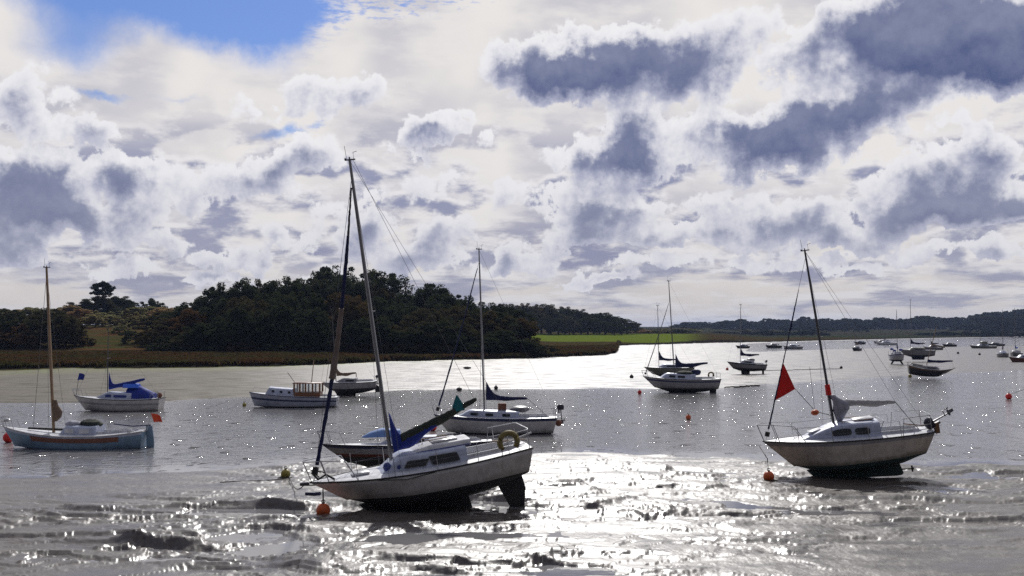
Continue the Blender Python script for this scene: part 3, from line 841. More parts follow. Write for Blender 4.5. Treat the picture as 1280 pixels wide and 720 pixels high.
def fin(root, pts, th, m, name='keel', y=0.0, splay=0.0):
    b = MB(); zc = max(z for x, z in pts); cx = sum(x for x, z in pts) / len(pts)
    rings = []
    for f, k_ in ((-1, .86), (-.6, 1.0), (.6, 1.0), (1, .86)):
        rings.append([(cx + (x - cx) * k_, y + f * th / 2 + (zc - z) * splay, z) for x, z in pts])
    b.loft(rings, m); return b.build(name, root, angle=60)

def flag(root, p, size, m, name='flag', down=(0.25, 0, -1)):
    w, hgt = size; b = MB(); rings = []
    d = Vector(down).normalized()
    for i in range(7):
        t = i / 6; q = Vector(p) + Vector((-w * t, .04 * math.sin(t * 7), -.25 * hgt * t * t))
        h_ = hgt * (1 - .25 * t)
        rings.append([q + Vector((0, -.003, 0)), q + Vector((0, .003, 0)), q + d * h_ + Vector((0, .003 + .02 * math.sin(i), 0)), q + d * h_ + Vector((0, -.003 + .02 * math.sin(i), 0))])
    b.loft(rings, m); return b.build(name, root)

def orient(deg_heading, pitch, heel):
    """Heading: degrees anticlockwise from +X seen from above; pitch > 0 bow down; heel > 0 port side up."""
    return (Matrix.Rotation(R(deg_heading), 4, 'Z') @ Matrix.Rotation(R(pitch), 4, 'Y') @ Matrix.Rotation(R(heel), 4, 'X')).to_quaternion()

def boat_root(name, px, py, Y, heading, pitch=0, heel=0, label='', cat='sailboat', group=None):
    o = empty(name, at(px, py, Y), orient(heading, pitch, heel)); tag(o, label, cat, group); return o

# ================================================================== A: large white yacht aground, left of centre
h = Hull(L=6.35, B=2.3, fb=(.66, .60, .68), D=.52, tw=.70, rake_b=.95, rake_s=.16)
A = boat_root('sailboat', 529, 607, 32.6, 195, 8.2, -3, 'large white sailing yacht aground bow down on the mud with blue and green stowed mainsail', 'sailboat', 'sailing boats moored in the estuary')
make_hull(h, A, 'gelcoat_white', 'antifoul_black', strips={0: 'gelcoat_clean'}, cockpit=(.06, .33))
fin(A, [(1.9, -.2), (1.6, -.62), (-.0, -.90), (-1.25, -1.02), (-1.36, -.95), (-1.22, -.2)], .26, 'antifoul_black')
rudder(A, [(-1.95, -.12), (-2.2, -.38), (-2.45, -1.0), (-2.5, -1.12), (-2.92, -1.12), (-3.02, -.6), (-2.92, -.02)], .10, 'antifoul_black', 'skeg_rudder')
cb = Cabin(h, -1.25, 1.30, .44, w=.68, slope=.85, taper=.70)
ca = cb.build(A, 'cabin_pale_blue')
for sg in (1, -1):
    cb.window(ca, -.10, .52, .26, .78, sg, rnd=.22, slant=-.25, frame='alloy'); cb.window(ca, -1.0, -.18, .24, .92, sg, rnd=.22, slant=.12, frame='alloy')
    cb.window(ca, .66, .76, .35, .72, sg, rnd=.9, m='stripe_blue')
cb2 = Cabin(h, -1.45, .40, .16, w=.46, slope=.7, taper=.8)
cb2.base = lambda x: cb.top(max(-1.14, x), cb2.hw(x)) - .03
c2 = cb2.build(A, 'gelcoat_clean', 'coachroof', n=12)
for sg in (1, -1):
    tube_part(A, 'roof_stripe', [cb2.side(x, .18, sg) + Vector((0, sg * .012, 0)) for x in (-1.4, -1, -.5, -.1, .15)], .022, 'stripe_blue')
    tube_part(A, 'grab_rail', [(x, sg * .22, cb.top(x, .2) + z) for x, z in ((-.9, .17), (-.88, .22), (-.1, .22), (-.08, .14))], .013, 'teak')
b = MB(); b.box((-.75, 0, cb2.top(-.75) + .02), (.75, .55, .06), 'gelcoat_clean', bev=.02); b.build('sliding_hatch', A)
b = MB(); b.ball((1.02, .42, h.sheer(.66) + .20), .15, 'stripe_blue', 12, 8, (.8, .8, .95)); b.build('fore_window', A)
b = MB(); b.box((1.75, 0, h.sheer(.76) + .09), (.5, .5, .08), 'gelcoat_clean', bev=.03); b.build('fore_hatch', A)
foot, head, mat_at = rig(A, h, .82, cb.top(.82) - .05, 8.65, R(.4), .075, spreader=.62,
    jib={'top': .95, 'sag': .30, 'segs': [(.05, .33, .050, .060, 'cover_navy'), (.33, .56, .088, .070, 'sail_brown'), (.56, .80, .052, .045, 'cover_navy'), (.80, .96, .036, .022, 'alloy_dark')]})
g = foot + Vector((-.10, 0, .28)); e = g + Vector((-2.55, 0, 1.05))
make_boom(A, g, e)
sail_cover(A, g, g.lerp(e, .55), 'cover_blue', peak=.95, thick=.13, fall=.10, droop=.13, seed=4, pk_w=.13)
sail_cover(A, g.lerp(e, .10) + Vector((0, 0, .12)), e + Vector((-.06, 0, .02)), 'cover_green', peak=.04, thick=.115, droop=.09, seed=9, name='stowed_mainsail', fall=.3)
b = MB(); q = g.lerp(e, .80); rings = [[q + Vector((x * s_ , y * s_, z)) for x, y in ((.16, 0), (.06, .07), (-.12, .05), (-.16, -.02), (.0, -.08))] for s_, z in ((1.2, -.02), (1.1, .12), (.7, .26), (.25, .40), (.1, .44))]
b.loft(rings, 'cover_teal'); b.build('rolled_cloth', A)
tube_part(A, 'topping_lift', [e, head + Vector((-.1, 0, 0))], .005, 'wire', 4)
pulpit(A, h, .62, 1.25, .014)
lifelines(A, h, (1.9, .9, -.3, -1.5, -2.45), .55)
stern_rail(A, h, .55, .95)
t_ = MB()

pts = [(-2.55, .78 + .26 * math.cos(a_), h.sheer(.1) + .36 + .26 * math.sin(a_)) for a_ in [math.pi * (-.25 + 1.5 * q / 14) for q in range(15)]]
t_.tube([(-2.45 + (y - .78) * 1.0, .95, z) for x, y, z in pts], .085, 'lifebuoy_yellow', n=8); t_.build('horseshoe_lifebuoy', A)
tube_part(A, 'boat_hook', [(-2.35, .72, h.sheer(.12) + .28), (-3.25, .62, h.sheer(0) + .42)], .028, 'gelcoat_clean')
tube_part(A, 'tiller', [(-3.25, 0, h.sheer(0) + .12), (-2.2, .05, h.sheer(.1) + .28)], .022, 'teak')
b = MB(); b.box((3.33, 0, h.sheer(1) + .0), (.26, .12, .09), 'alloy_dark', bev=.02); b.tube([(3.35, 0, h.sheer(1) - .28), (3.1, .0, h.sheer(1) - .34), (2.95, .10, h.sheer(1) - .33)], .055, 'stripe_navy'); b.build('bow_roller', A)
b = MB(); b.tube([(2.5, .25, h.sheer(.88) + .05), (2.72, .2, h.sheer(.9) + .22), (2.95, .12, h.sheer(.9) + .10), (3.1, .05, h.sheer(.9) + .32)], .035, 'rubber_dark'); b.tube([(2.9, -.1, .75), (3.1, 0, 1.0), (2.75, .1, .9)], .02, 'rope_dark'); b.build('anchor', A)
tube_part(A, 'slack_rope', [(1.4, h.half(h.t_of(1.4)) + .03, h.sheer(h.t_of(1.4)) - .02), (.6, h.half(h.t_of(.6)) + .04, h.sheer(.6) - .10), (-.2, h.half(.5) + .03, h.sheer(.48) - .02)], .012, 'rope_dark')

# ================================================================== A2: small yacht lying behind it
h = Hull(L=5.6, B=2.1, fb=(.62, .50, .52), D=.35, tw=.7, rake_b=.85)
o = boat_root('sailboat', 509, 575, 37.2, 183, 2, 3, 'small sailing boat with blue hatch tent half hidden behind the large yacht aground', 'sailboat', 'sailing boats moored in the estuary')
make_hull(h, o, 'hull_cream', 'antifoul_black', strips={0: 'stripe_navy', 1: 'hull_grey', 2: 'hull_grey', 3: 'antifoul_red', 4: 'antifoul_black', 5: 'antifoul_black'})
cb = Cabin(h, -1.0, 1.0, .26, w=.62, slope=.7); ca = cb.build(o, 'cabin_pale_blue')
for sg in (1, -1): cb.window(ca, -.6, .1, .35, .8, sg)
b = MB(); b.loft([[(x, y * w_, cb.top(.3) + z * f_ - .03) for y, z in ((.34, 0), (.2, .22), (0, .30), (-.2, .22), (-.34, 0))] for x, w_, f_ in ((1.45, .4, .15), (1.2, .8, .6), (.8, 1, 1), (.2, 1, .8))], 'cover_pale_blue'); b.build('hatch_tent', o)
pulpit(o, h, .45, .8, .012)
rudder(o, [(-2.7, .3), (-2.75, -.4), (-3.05, -.4), (-2.95, .3)], .05, 'antifoul_black')

# ================================================================== C: white yacht afloat behind it
h = Hull(L=6.2, B=2.25, fb=(.86, .70, .72), D=.25, tw=.68, rake_b=.7, rake_s=.2)
o = boat_root('sailboat', 619, 539.5, 57, 181, 0, 0, 'white sailing yacht afloat with long low cabin and an orange float on its stern', 'sailboat', 'sailing boats moored in the estuary')
make_hull(h, o, 'gelcoat_white', 'antifoul_black', strips={0: 'stripe_navy'}, cockpit=(.08, .30), strake='stripe_navy')
cb = Cabin(h, -1.2, 1.9, .34, w=.64, slope=.75, taper=.6); ca = cb.build(o, 'cabin_pale_blue')
for sg in (1, -1):
    cb.window(ca, .85, 1.25, .3, .8, sg); cb.window(ca, .1, .5, .3, .8, sg); cb.window(ca, -.75, -.35, .3, .8, sg)
foot, head, mat_at = rig(o, h, .55, cb.top(.55) - .02, 8.15, R(2.0), .06, spreader=.5, jib={'top': .93, 'sag': .1, 'segs': [(.05, .95, .042, .022, 'cover_navy')]})
g = foot + Vector((-.08, 0, .55)); e = g + Vector((-2.1, 0, .02)); make_boom(o, g, e)
sail_cover(o, g, e, 'cover_navy', peak=.75, thick=.10, fall=.13, droop=.05)
b = MB(); b.box((-.35, .1, cb.top(-.35) + .17), (.42, .40, .34), 'box_brown', bev=.03); b.build('cabin_top_box', o)
b = MB(); b.ball((-1.25, 0, cb.top(-1.1) + .05), .34, 'engine_grey', 12, 8, (1.5, 1.2, .5), wob=.12, seed=2); b.build('bundled_tarpaulin', o)
outboard(o, (-3.2, .25, h.sheer(0) + .30), R(5), .75)
pulpit(o, h, .5, 1.0); stern_rail(o, h, .5, .8); lifelines(o, h, (1.9, .9, -.3, -1.5), .5)
b = MB(); b.ball((-3.18, .6, .48), .17, 'box_brown', 10, 8); b.build('stern_fender', o)
tube_part(o, 'mainsheet', [e, (-2.6, 0, h.sheer(0) + .1)], .012, 'rope_dark')

# ================================================================== J: yacht aground on the right with a scrap of red sail
h = Hull(L=5.72, B=2.25, fb=(1.0, .76, .68), D=.42, tw=.66, rake_b=.95, rake_s=.38, wl=(.80, .94, .5))
J = boat_root('sailboat', 1061, 574, 39.6, 174, 8.0, -3, 'cream sailing yacht aground on the mud with a red triangle of sail on its forestay', 'sailboat', 'sailing boats moored in the estuary')
make_hull(h, J, 'hull_cream', 'antifoul_green', strips={0: 'hull_grey'}, cockpit=(.08, .34), strake='rubber_dark')
fin(J, [(1.5, -.2), (1.2, -.56), (-1.72, -.76), (-1.78, -.70), (-1.62, -.1)], .28, 'antifoul_green')
tube_part(J, 'propeller_shaft', [(-1.7, 0, -.58), (-2.1, 0, -.60)], .022, 'chain')
b = MB(); b.box((-2.10, 0, -.60), (.05, .05, .22), 'chain'); b.ball((-2.12, 0, -.60), .05, 'chain', 8, 6); b.build('propeller', J)
cb = Cabin(h, -1.1, 1.75, .50, w=.66, slope=1.75, taper=.55); ca = cb.build(J, 'cabin_pale_blue')
for sg in (1, -1):
    cb.window(ca, -.10, .52, .34, .84, sg, rnd=.42, frame='alloy_dark'); cb.window(ca, -.72, -.24, .34, .84, sg, rnd=.42, frame='alloy_dark')
    tube_part(J, 'grab_rail', [(x, sg * .42, cb.top(x, .4) + z) for x, z in ((-.9, .0), (-.88, .06), (.1, .06), (.12, .0))], .013, 'teak')
b = MB(); b.box((-.65, 0, cb.top(-.65) + .03), (.7, .6, .06), 'gelcoat_clean', bev=.02); b.build('sliding_hatch', J)
b = MB(); b.box((1.05, 0, cb.top(1.05) + .03), (.45, .45, .06), 'gelcoat_clean', rot=Euler((0, R(9), 0)), bev=.02); b.build('fore_hatch', J)
foot, head, mat_at = rig(J, h, .34, cb.top(.34) - .03, 6.15, R(1.2), .06, 'alloy_dark', spreader=.5,
    jib={'top': .97, 'sag': .02, 'segs': [(.06, .40, .030, .024, 'cover_navy'), (.40, .60, .019, .017, 'cover_navy'), (.60, .82, .030, .012, 'cover_navy')]})
bowp = Vector((h.L / 2 - .12, 0, h.sheer(.98) + .05)); tp = mat_at(.97)
a0, a1 = bowp.lerp(tp, .215), bowp.lerp(tp, .425); clew = a0.lerp(a1, .18) + Vector((-.66, .16, .10))
b = MB(); rings = []
for i in range(9):
    t = i / 8; l0 = a0.lerp(a1, t); l1 = (a0.lerp(clew, min(1, t * 1.0)) if False else clew.lerp(a1, t)); rings.append([l0.lerp(l1, u) + Vector((0, .05 * math.sin(u * 3.1) * (1 - t) - .004 + .0, 0)) for u in (0, .25, .5, .75, 1)] + [l0.lerp(l1, u) + Vector((0, .05 * math.sin(u * 3.1) * (1 - t) + .004, 0)) for u in (1, .75, .5, .25, 0)])
b.loft(rings, 'sail_red'); b.build('red_jib_clew', J)
tube_part(J, 'jib_sheet', [clew, clew.lerp(foot, .5) + Vector((0, .1, -.18)), foot + Vector((.05, .1, .3))], .012, 'rope_dark')
g = foot + Vector((-.10, 0, .66)); e = g + Vector((-2.1, 0, -.20)); make_boom(J, g, e, r=.035)
b = MB()
rings = []
rd = random.Random(12)
for z, x, rx_, ry_ in ((-.60, -.12, .10, .09), (-.42, -.16, .19, .16), (-.2, -.24, .28, .20), (.0, -.26, .31, .20), (.12, -.16, .20, .15), (.22, -.06, .13, .11), (.34, .02, .10, .10)):
    rings.append([g + Vector((x + rx_ * math.cos(a_) * rd.uniform(.9, 1.1), ry_ * math.sin(a_) * rd.uniform(.9, 1.1), z)) for a_ in [2 * math.pi * q / 12 for q in range(12)]])
b.loft(rings, 'cover_grey'); b.build('bunched_sail', J, angle=70)
sail_cover(J, g.lerp(e, .12), e, 'sail_white', peak=.02, thick=.10, droop=.10, seed=21, name='stowed_mainsail', fall=.2)
b = MB(); b.tube([mat_at(.165), mat_at(.225)], [.10, .09], 'sail_red', n=8); b.build('red_mast_wrap', J)
tube_part(J, 'topping_lift', [e, head], .005, 'wire', 4)
tube_part(J, 'mainsheet', [e, (-2.3, 0, h.sheer(.1) + .35), (-2.5, .1, h.sheer(.1) + .05)], .013, 'rope_dark')
b = MB(); b.ball(foot + Vector((.62, .25, .50)), .13, 'buoy_orange', 10, 8, (1.1, 1, .8)); b.build('anchor_ball', J)
tube_part(J, 'anchor_ball_line', [foot + Vector((.62, .25, .6)), tp.lerp(foot, .7) + Vector((.5, 0, .3))], .006, 'rope_dark', 4)
pulpit(J, h, .62, 1.35, .014); stern_rail(J, h, .6, 1.1); lifelines(J, h, (1.7, .6, -.6, -1.7), .52)
tube_part(J, 'spray_hood_frame', [(-1.0, .7, h.sheer(.3) + .1), (-1.25, .62, 1.28), (-1.25, -.62, 1.28), (-1.0, -.7, h.sheer(.3) + .1)], .016, 'steel')
outboard(J, (-3.10, .30, h.sheer(0) + .22), R(112), .85)
b = MB(); b.box((-3.05, .30, h.sheer(0) + .08), (.12, .3, .35), 'teak', bev=.01); b.build('engine_mount', J)
tube_part(J, 'tiller', [(-2.95, 0, h.sheer(0) + .1), (-2.0, .05, h.sheer(.1) + .30)], .022, 'teak')

# ================================================================== G: blue wooden boat on the left
h = Hull(L=6.35, B=2.2, fb=(.86, .52, .74), D=.22, tw=.60, rake_b=.55, rake_s=.12, wl=(.7, .93, .6))
o = boat_root('sailboat', 93, 558, 50, 181, -.6, 0, 'blue wooden sailing boat afloat with brown stripe, tan wooden mast and small cabin', 'sailboat', 'sailing boats moored in the estuary')
make_hull(h, o, 'hull_blue', 'hull_blue', strips={0: 'cabin_pale_blue'}, strake='gelcoat_white', cockpit=(.08, .36))
s_ = MB()
for sg in (1, -1):
    rr = []
    for i in range(17):
        t = lerp(.15, .77, i / 16); w_ = h.half(t); zs = h.sheer(t); ring = []
        for f_ in (.14, .26, .38, .50):
            y = lerp(w_, w_ * h.wlr(t), f_ ** 1.6); ring.append((h.x(t, f_ * .75), sg * (y + .022), zs * (1 - f_)))
        rr.append(ring)
    s_.loft(rr, 'stripe_brown', closed=False, cap0=False, cap1=False)
s_.build('brown_topside_stripe', o)
cb = Cabin(h, -1.15, .55, .40, w=.60, slope=.35, taper=.85); ca = cb.build(o, 'cabin_pale_blue')
for sg in (1, -1):
    cb.window(ca, -.15, .25, .3, .85, sg, m='gelcoat_clean'); cb.window(ca, -.85, -.4, .3, .85, sg, m='gelcoat_clean')
b = MB(); b.ball((-.75, .05, cb.top(-.7) + .05), .38, 'cover_green', 12, 8, (1.3, 1.0, .6), wob=.12, seed=8); b.build('bundled_tarpaulin', o)
b = MB(); b.ball((.05, .05, cb.top(0.05) + .03), .32, 'cover_grey', 12, 8, (1.2, 1, .45), wob=.12, seed=9); b.build('bundled_sail', o)
foot, head, mat_at = rig(o, h, .92, h.sheer(.64), 7.4, R(4.0), .085, 'spruce', spreader=0, fore=False, back=False, shrouds=False, top=True)
b = MB(); b.loft([[foot + Vector((x + rx_ * math.cos(a_), rx_ * .8 * math.sin(a_), z)) for a_ in [2 * math.pi * q / 10 for q in range(10)]] for z, x, rx_ in ((.55, -.02, .10), (.75, -.12, .20), (1.0, -.14, .22), (1.25, -.04, .13), (1.5, .0, .09))], 'cover_tan'); b.build('bunched_sail', o)
tube_part(o, 'boom', [(2.05, 0, h.sheer(.82) + .12), (.3, .05, h.sheer(.55) + .22)], .05, 'rope_dark')
tube_part(o, 'backstay_rope', [mat_at(.97), (1.8, .1, h.sheer(.8) + .1)], .009, 'wire', 4)
for sg in (1, -1): tube_part(o, 'shroud', [mat_at(.95), (.75, sg * 1.0, h.sheer(.6))], .006, 'wire', 4)
rudder(o, [(-3.15, .95), (-3.2, .0), (-3.22, -.18), (-3.52, -.18), (-3.52, .25), (-3.42, .95)], .07, 'hull_blue')
tube_part(o, 'tiller', [(-3.35, 0, .98), (-2.6, .05, .92), (-1.75, .1, 1.02)], .03, 'stripe_navy')
tube_part(o, 'flag_staff', [(-3.3, .3, .8), (-3.45, .3, 1.55)], .014, 'steel')
flag(o, (-3.44, .3, 1.52), (.42, .42), 'flag_orange', 'red_flag', down=(-.35, 0, -1))
pulpit(o, h, .42, .6, .012)
b = MB(); b.box((3.0, 0, h.sheer(.97) + .30), (.26, .20, .16), 'gelcoat_clean', bev=.03); b.build('bow_locker', o)
b = MB(); b.ball((-2.6, .45, h.sheer(.1) + .1), .1, 'gelcoat_clean', 8, 6); b.build('stern_fender', o)

# ================================================================== F: white yacht with bright blue tent
h = Hull(L=5.65, B=2.1, fb=(.92, .70, .78), D=.2, tw=.8, rake_b=.75, rake_s=.08)
o = boat_root('sailboat', 147.5, 512.5, 73, 183, -.5, 0, 'white sailing yacht with bright blue cockpit tent and blue boom cover by the sandy shore', 'sailboat', 'sailing boats moored in the estuary')
make_hull(h, o, 'gelcoat_white', 'antifoul_black', strips={2: 'hull_grey'}, cockpit=(.08, .34))
cb = Cabin(h, -1.0, 1.45, .42, w=.62, slope=1.0, taper=.65); ca = cb.build(o, 'cabin_pale_blue')
for sg in (1, -1): cb.window(ca, -.7, .15, .34, .8, sg, m='stripe_blue'); cb.window(ca, .3, .7, .34, .8, sg, m='stripe_blue')
foot, head, mat_at = rig(o, h, .70, cb.top(.7) - .02, 4.4, R(.5), .035, 'alloy_dark', spreader=.4, fore=True)
g = foot + Vector((-.08, 0, .25)); e = g + Vector((-2.3, 0, .62)); make_boom(o, g, e)
sail_cover(o, g, e, 'cover_blue', peak=.9, thick=.13, fall=.05, droop=.10)
b = MB(); b.loft([[(x, y * w_, .95 + z) for y, z in ((.62, -.2), (.58, .1 * hh), (.3, .42 * hh), (0, .5 * hh), (-.3, .42 * hh), (-.58, .1 * hh), (-.62, -.2))] for x, w_, hh in ((-2.35, .9, .35), (-1.9, 1, .8), (-1.45, 1, 1.25), (-1.25, 1, 1.2), (-.6, .95, .95))], 'cover_blue'); b.build('cockpit_tent', o)
b = MB(); b.loft([[(x, y * w_, 1.45 + z) for y, z in ((.5, 0), (.3, .2), (0, .28), (-.3, .2), (-.5, 0))] for x, w_ in ((-1.35, .8), (-1.0, 1.0), (-.65, 1.0), (-.35, .7))], 'cover_bright_blue'); b.build('spray_hood', o)
b = MB(); b.ball((-2.72, .3, .98), .17, 'box_brown', 10, 8, (1, 1, 1.1)); b.build('stern_fender', o)
tube_part(o, 'flag_staff', [(2.70, 0, h.sheer(1)), (2.52, 0, 2.35)], .016, 'alloy_dark')
flag(o, (2.52, 0, 2.38), (.36, .48), 'cover_blue', 'blue_flag')
pulpit(o, h, .45, .7); stern_rail(o, h, .45, .6)

# ================================================================== E: wooden motor launch
h = Hull(L=6.0, B=2.15, fb=(.92, .62, .58), D=.2, tw=.72, rake_b=.35, rake_s=.05, wl=(.85, .95, .65), bowp=2.6)
o = boat_root('motor_launch', 367, 507, 76.5, 182, 0, 0, 'pale blue motor launch with varnished wooden wheelhouse and white fore cabin', 'motorboat')
make_hull(h, o, 'launch_grey', 'antifoul_black', strips={2: 'stripe_navy'}, cockpit=(.06, .30), strake='stripe_navy')
cb = Cabin(h, -.15, 1.85, .46, w=.66, slope=.25, taper=.75); ca = cb.build(o, 'cabin_pale_blue')
for sg in (1, -1):
    for x in (.2, .75, 1.3): cb.window(ca, x - .10, x + .10, .42, .82, sg, rnd=1.0)
b = MB()
for sg in (1, -1):
    b.box((-1.0, sg * .72, .74), (1.75, .05, .36), 'varnish')
b.box((-.14, 0, .74), (.05, 1.38, .36), 'varnish'); b.box((-1.86, 0, .74), (.05, 1.38, .36), 'varnish')
wh = b.build('wheelhouse', o, smooth=False)
for sg in (1, -1):
    for x in (-.14, -.52, -.90, -1.38, -1.86):
        b = MB(); b.box((x - (.0), sg * .72, 1.22), (.11, .06, .60), 'varnish'); b.build('window_post', wh, smooth=False)
    for x in (-.33, -.71, -1.14, -1.62):
        b = MB(); b.box((x, sg * .72, 1.21), (.30 if x > -1 else .40, .008, .58), 'clear_glass'); b.build('window_pane', wh, smooth=False)
b = MB(); b.box((-1.0, 0, 1.55), (1.95, 1.62, .06), 'varnish', bev=.02); b.build('wheelhouse_roof', wh)
tube_part(o, 'signal_mast', [(-.1, 0, 1.52), (.42, 0, 2.25)], .02, 'alloy_dark')
tube_part(o, 'short_mast', [(-1.2, 0, 1.55), (-1.35, 0, 3.1)], .028, 'spruce')
tube_part(o, 'foredeck_rail', [(2.75, .1, .95), (2.6, .3, 1.28), (1.9, .62, 1.2), (1.2, .75, 1.1)], .012)
b = MB(); b.ball((-2.98, .2, .42), .14, 'gelcoat_clean', 8, 6); b.build('stern_fender', o)

# ================================================================== D: yacht aground behind the launch
h = Hull(L=4.5, B=1.95, fb=(.66, .55, .55), D=.38, tw=.75, rake_b=.8)
o = boat_root('sailboat', 436, 486.5, 89, 183, 2.5, -2, 'white sailing yacht with dark bottom and brown boom cover aground behind the wooden launch', 'sailboat', 'sailing boats moored in the estuary')
make_hull(h, o, 'hull_grey', 'antifoul_black', strips={5: 'antifoul_black'})
fin(o, [(1.1, -.15), (.9, -.5), (-.5, -.55), (-.6, -.15)], .2, 'antifoul_black')
rudder(o, [(-2.05, .3), (-2.1, -.35), (-2.7, -.32), (-2.6, -.1), (-2.3, .2)], .05, 'antifoul_black')
cb = Cabin(h, -.7, 1.1, .30, w=.6, slope=.8); ca = cb.build(o, 'hull_grey')
for sg in (1, -1): cb.window(ca, -.5, .2, .3, .8, sg)
foot, head, mat_at = rig(o, h, .98, h.sheer(.7) + .1, 5.6, R(1), .04, 'alloy_dark', spreader=.35)
g = foot + Vector((-.06, 0, .45)); e = g + Vector((-1.55, 0, .12)); make_boom(o, g, e)
sail_cover(o, g, e, 'cover_tan', peak=.55, thick=.10, fall=.10, droop=.10)
tube_part(o, 'boom_crutch', [e, e + Vector((0, 0, -.35))], .03, 'cover_tan')
outboard(o, (-2.2, .2, .75), 0, .6)

# ================================================================== H: pair beyond the channel
h = Hull(L=6.45, B=2.25, fb=(.92, .72, .78), D=.42, tw=.68, rake_b=1.0, rake_s=.2)
o = boat_root('sailboat', 851.5, 484.5, 94.5, 182, -.5, -1, 'grey white sailing yacht aground beyond the channel with yellow lifebuoy and dark rudder', 'sailboat', 'sailing boats moored in the estuary')
make_hull(h, o, 'hull_grey', 'antifoul_black', strips={1: 'stripe_navy'}, cockpit=(.08, .34))
fin(o, [(1.2, -.2), (.9, -.50), (-.9, -.50), (-1.7, -.1)], .25, 'antifoul_black')
rudder(o, [(-2.4, -.02), (-2.42, -.45), (-2.95, -.45), (-2.98, .0)], .10, 'antifoul_black')
cb = Cabin(h, -1.1, 1.9, .42, w=.62, slope=.8, taper=.6); ca = cb.build(o, 'cabin_pale_blue')
for sg in (1, -1): cb.window(ca, .6, 1.1, .3, .8, sg); cb.window(ca, -.2, .4, .3, .8, sg)
b = MB(); b.ball((-.3, .15, cb.top(-.3) + .02), .5, 'cover_green', 12, 8, (1.6, .9, .42), wob=.1, seed=31); b.build('green_tarpaulin', o)
b = MB(); b.ball((-1.2, .1, cb.top(-1.1) + .10), .36, 'cover_navy', 12, 8, (1.3, 1, .7), wob=.12, seed=32); b.build('spray_hood', o)
foot, head, mat_at = rig(o, h, .58, cb.top(.58) - .02, 7.75, R(4.0), .055, 'alloy_dark', spreader=.5, jib={'top': .80, 'sag': .1, 'segs': [(.05, .95, .036, .02, 'alloy_dark')]})
g = foot + Vector((-.08, 0, .55)); e = g + Vector((-2.75, 0, .32)); make_boom(o, g, e)
sail_cover(o, g, e, 'cover_navy', peak=.9, thick=.13, fall=.09, droop=.16)
pts = [(-2.35 + .22 * math.cos(a_), .8, 1.12 + .22 * math.sin(a_)) for a_ in [math.pi * (-.2 + 1.4 * q / 12) for q in range(13)]]
b = MB(); b.tube(pts, .07, 'lifebuoy_yellow', n=8); b.build('horseshoe_lifebuoy', o)
pulpit(o, h, .5, 1.0); stern_rail(o, h, .5, .8)

h = Hull(L=5.4, B=2.0, fb=(.78, .60, .60), D=.40, tw=.70, rake_b=.95)
o = boat_root('sailboat', 836, 467.0, 122, 182, 1.5, 0, 'olive grey sailing boat directly behind the grey white yacht with the yellow lifebuoy', 'sailboat', 'sailing boats moored in the estuary')
make_hull(h, o, 'hull_olive', 'antifoul_black')
fin(o, [(.9, -.2), (.6, -.42), (-.9, -.42), (-1.4, -.1)], .2, 'antifoul_black')
cb = Cabin(h, -.9, 1.3, .38, w=.62, slope=.9, taper=.6); ca = cb.build(o, 'cabin_pale_blue')
for sg in (1, -1): cb.window(ca, -.6, .3, .3, .8, sg)
foot, head, mat_at = rig(o, h, 1.05, h.sheer(.7) + .12, 6.6, R(-.5), .045, 'alloy_dark', spreader=.4)
g = foot + Vector((-.06, 0, .75)); e = g + Vector((-1.9, 0, -.05)); make_boom(o, g, e)
sail_cover(o, g, e, 'cover_navy', peak=.8, thick=.11, fall=.12, droop=.08)
b = MB(); b.ball((-1.0, 0, .98), .35, 'cover_navy', 10, 8, (1.3, 1, .5)); b.build('spray_hood', o)

# ================================================================== I: twin keeled boat on the shining mud
h = Hull(L=4.75, B=1.9, fb=(.80, .62, .62), D=.28, tw=.7, rake_b=.8)
o = boat_root('sailboat', 932.5, 461.3, 133, 190, -2, 0, 'dark grey sailing boat standing on twin keels with navy boom cover and thin rudder', 'sailboat', 'sailing boats moored in the estuary')
make_hull(h, o, 'hull_grey', 'antifoul_black', strips={0: 'stripe_navy', 5: 'antifoul_black'})
for sg in (1, -1): fin(o, [(.45, -.2), (.30, -.75), (-.25, -.75), (-.30, -.2)], .12, 'antifoul_black', 'twin_keel', y=sg * .42, splay=sg * .25)
rudder(o, [(-2.0, .1), (-2.05, -.75), (-2.28, -.75), (-2.25, .1)], .05, 'antifoul_black')
cb = Cabin(h, -.8, 1.0, .38, w=.62, slope=.6); ca = cb.build(o, 'deck_white')
for sg in (1, -1): cb.window(ca, -.5, .4, .3, .8, sg)
foot, head, mat_at = rig(o, h, .75, h.sheer(.65) + .2, 6.7, R(1), .045, 'alloy', spreader=.35)
g = foot + Vector((-.06, 0, .75)); e = g + Vector((-2.3, 0, .12)); make_boom(o, g, e)
sail_cover(o, g, e, 'cover_navy', peak=.65, thick=.12, fall=.08, droop=.12)
outboard(o, (-2.35, .2, .85), 0, .6)
b = MB(); b.ball((-.6, 0, cb.top(-.6) + .05), .35, 'engine_grey', 10, 8, (1.5, 1, .5)); b.build('spray_hood', o)

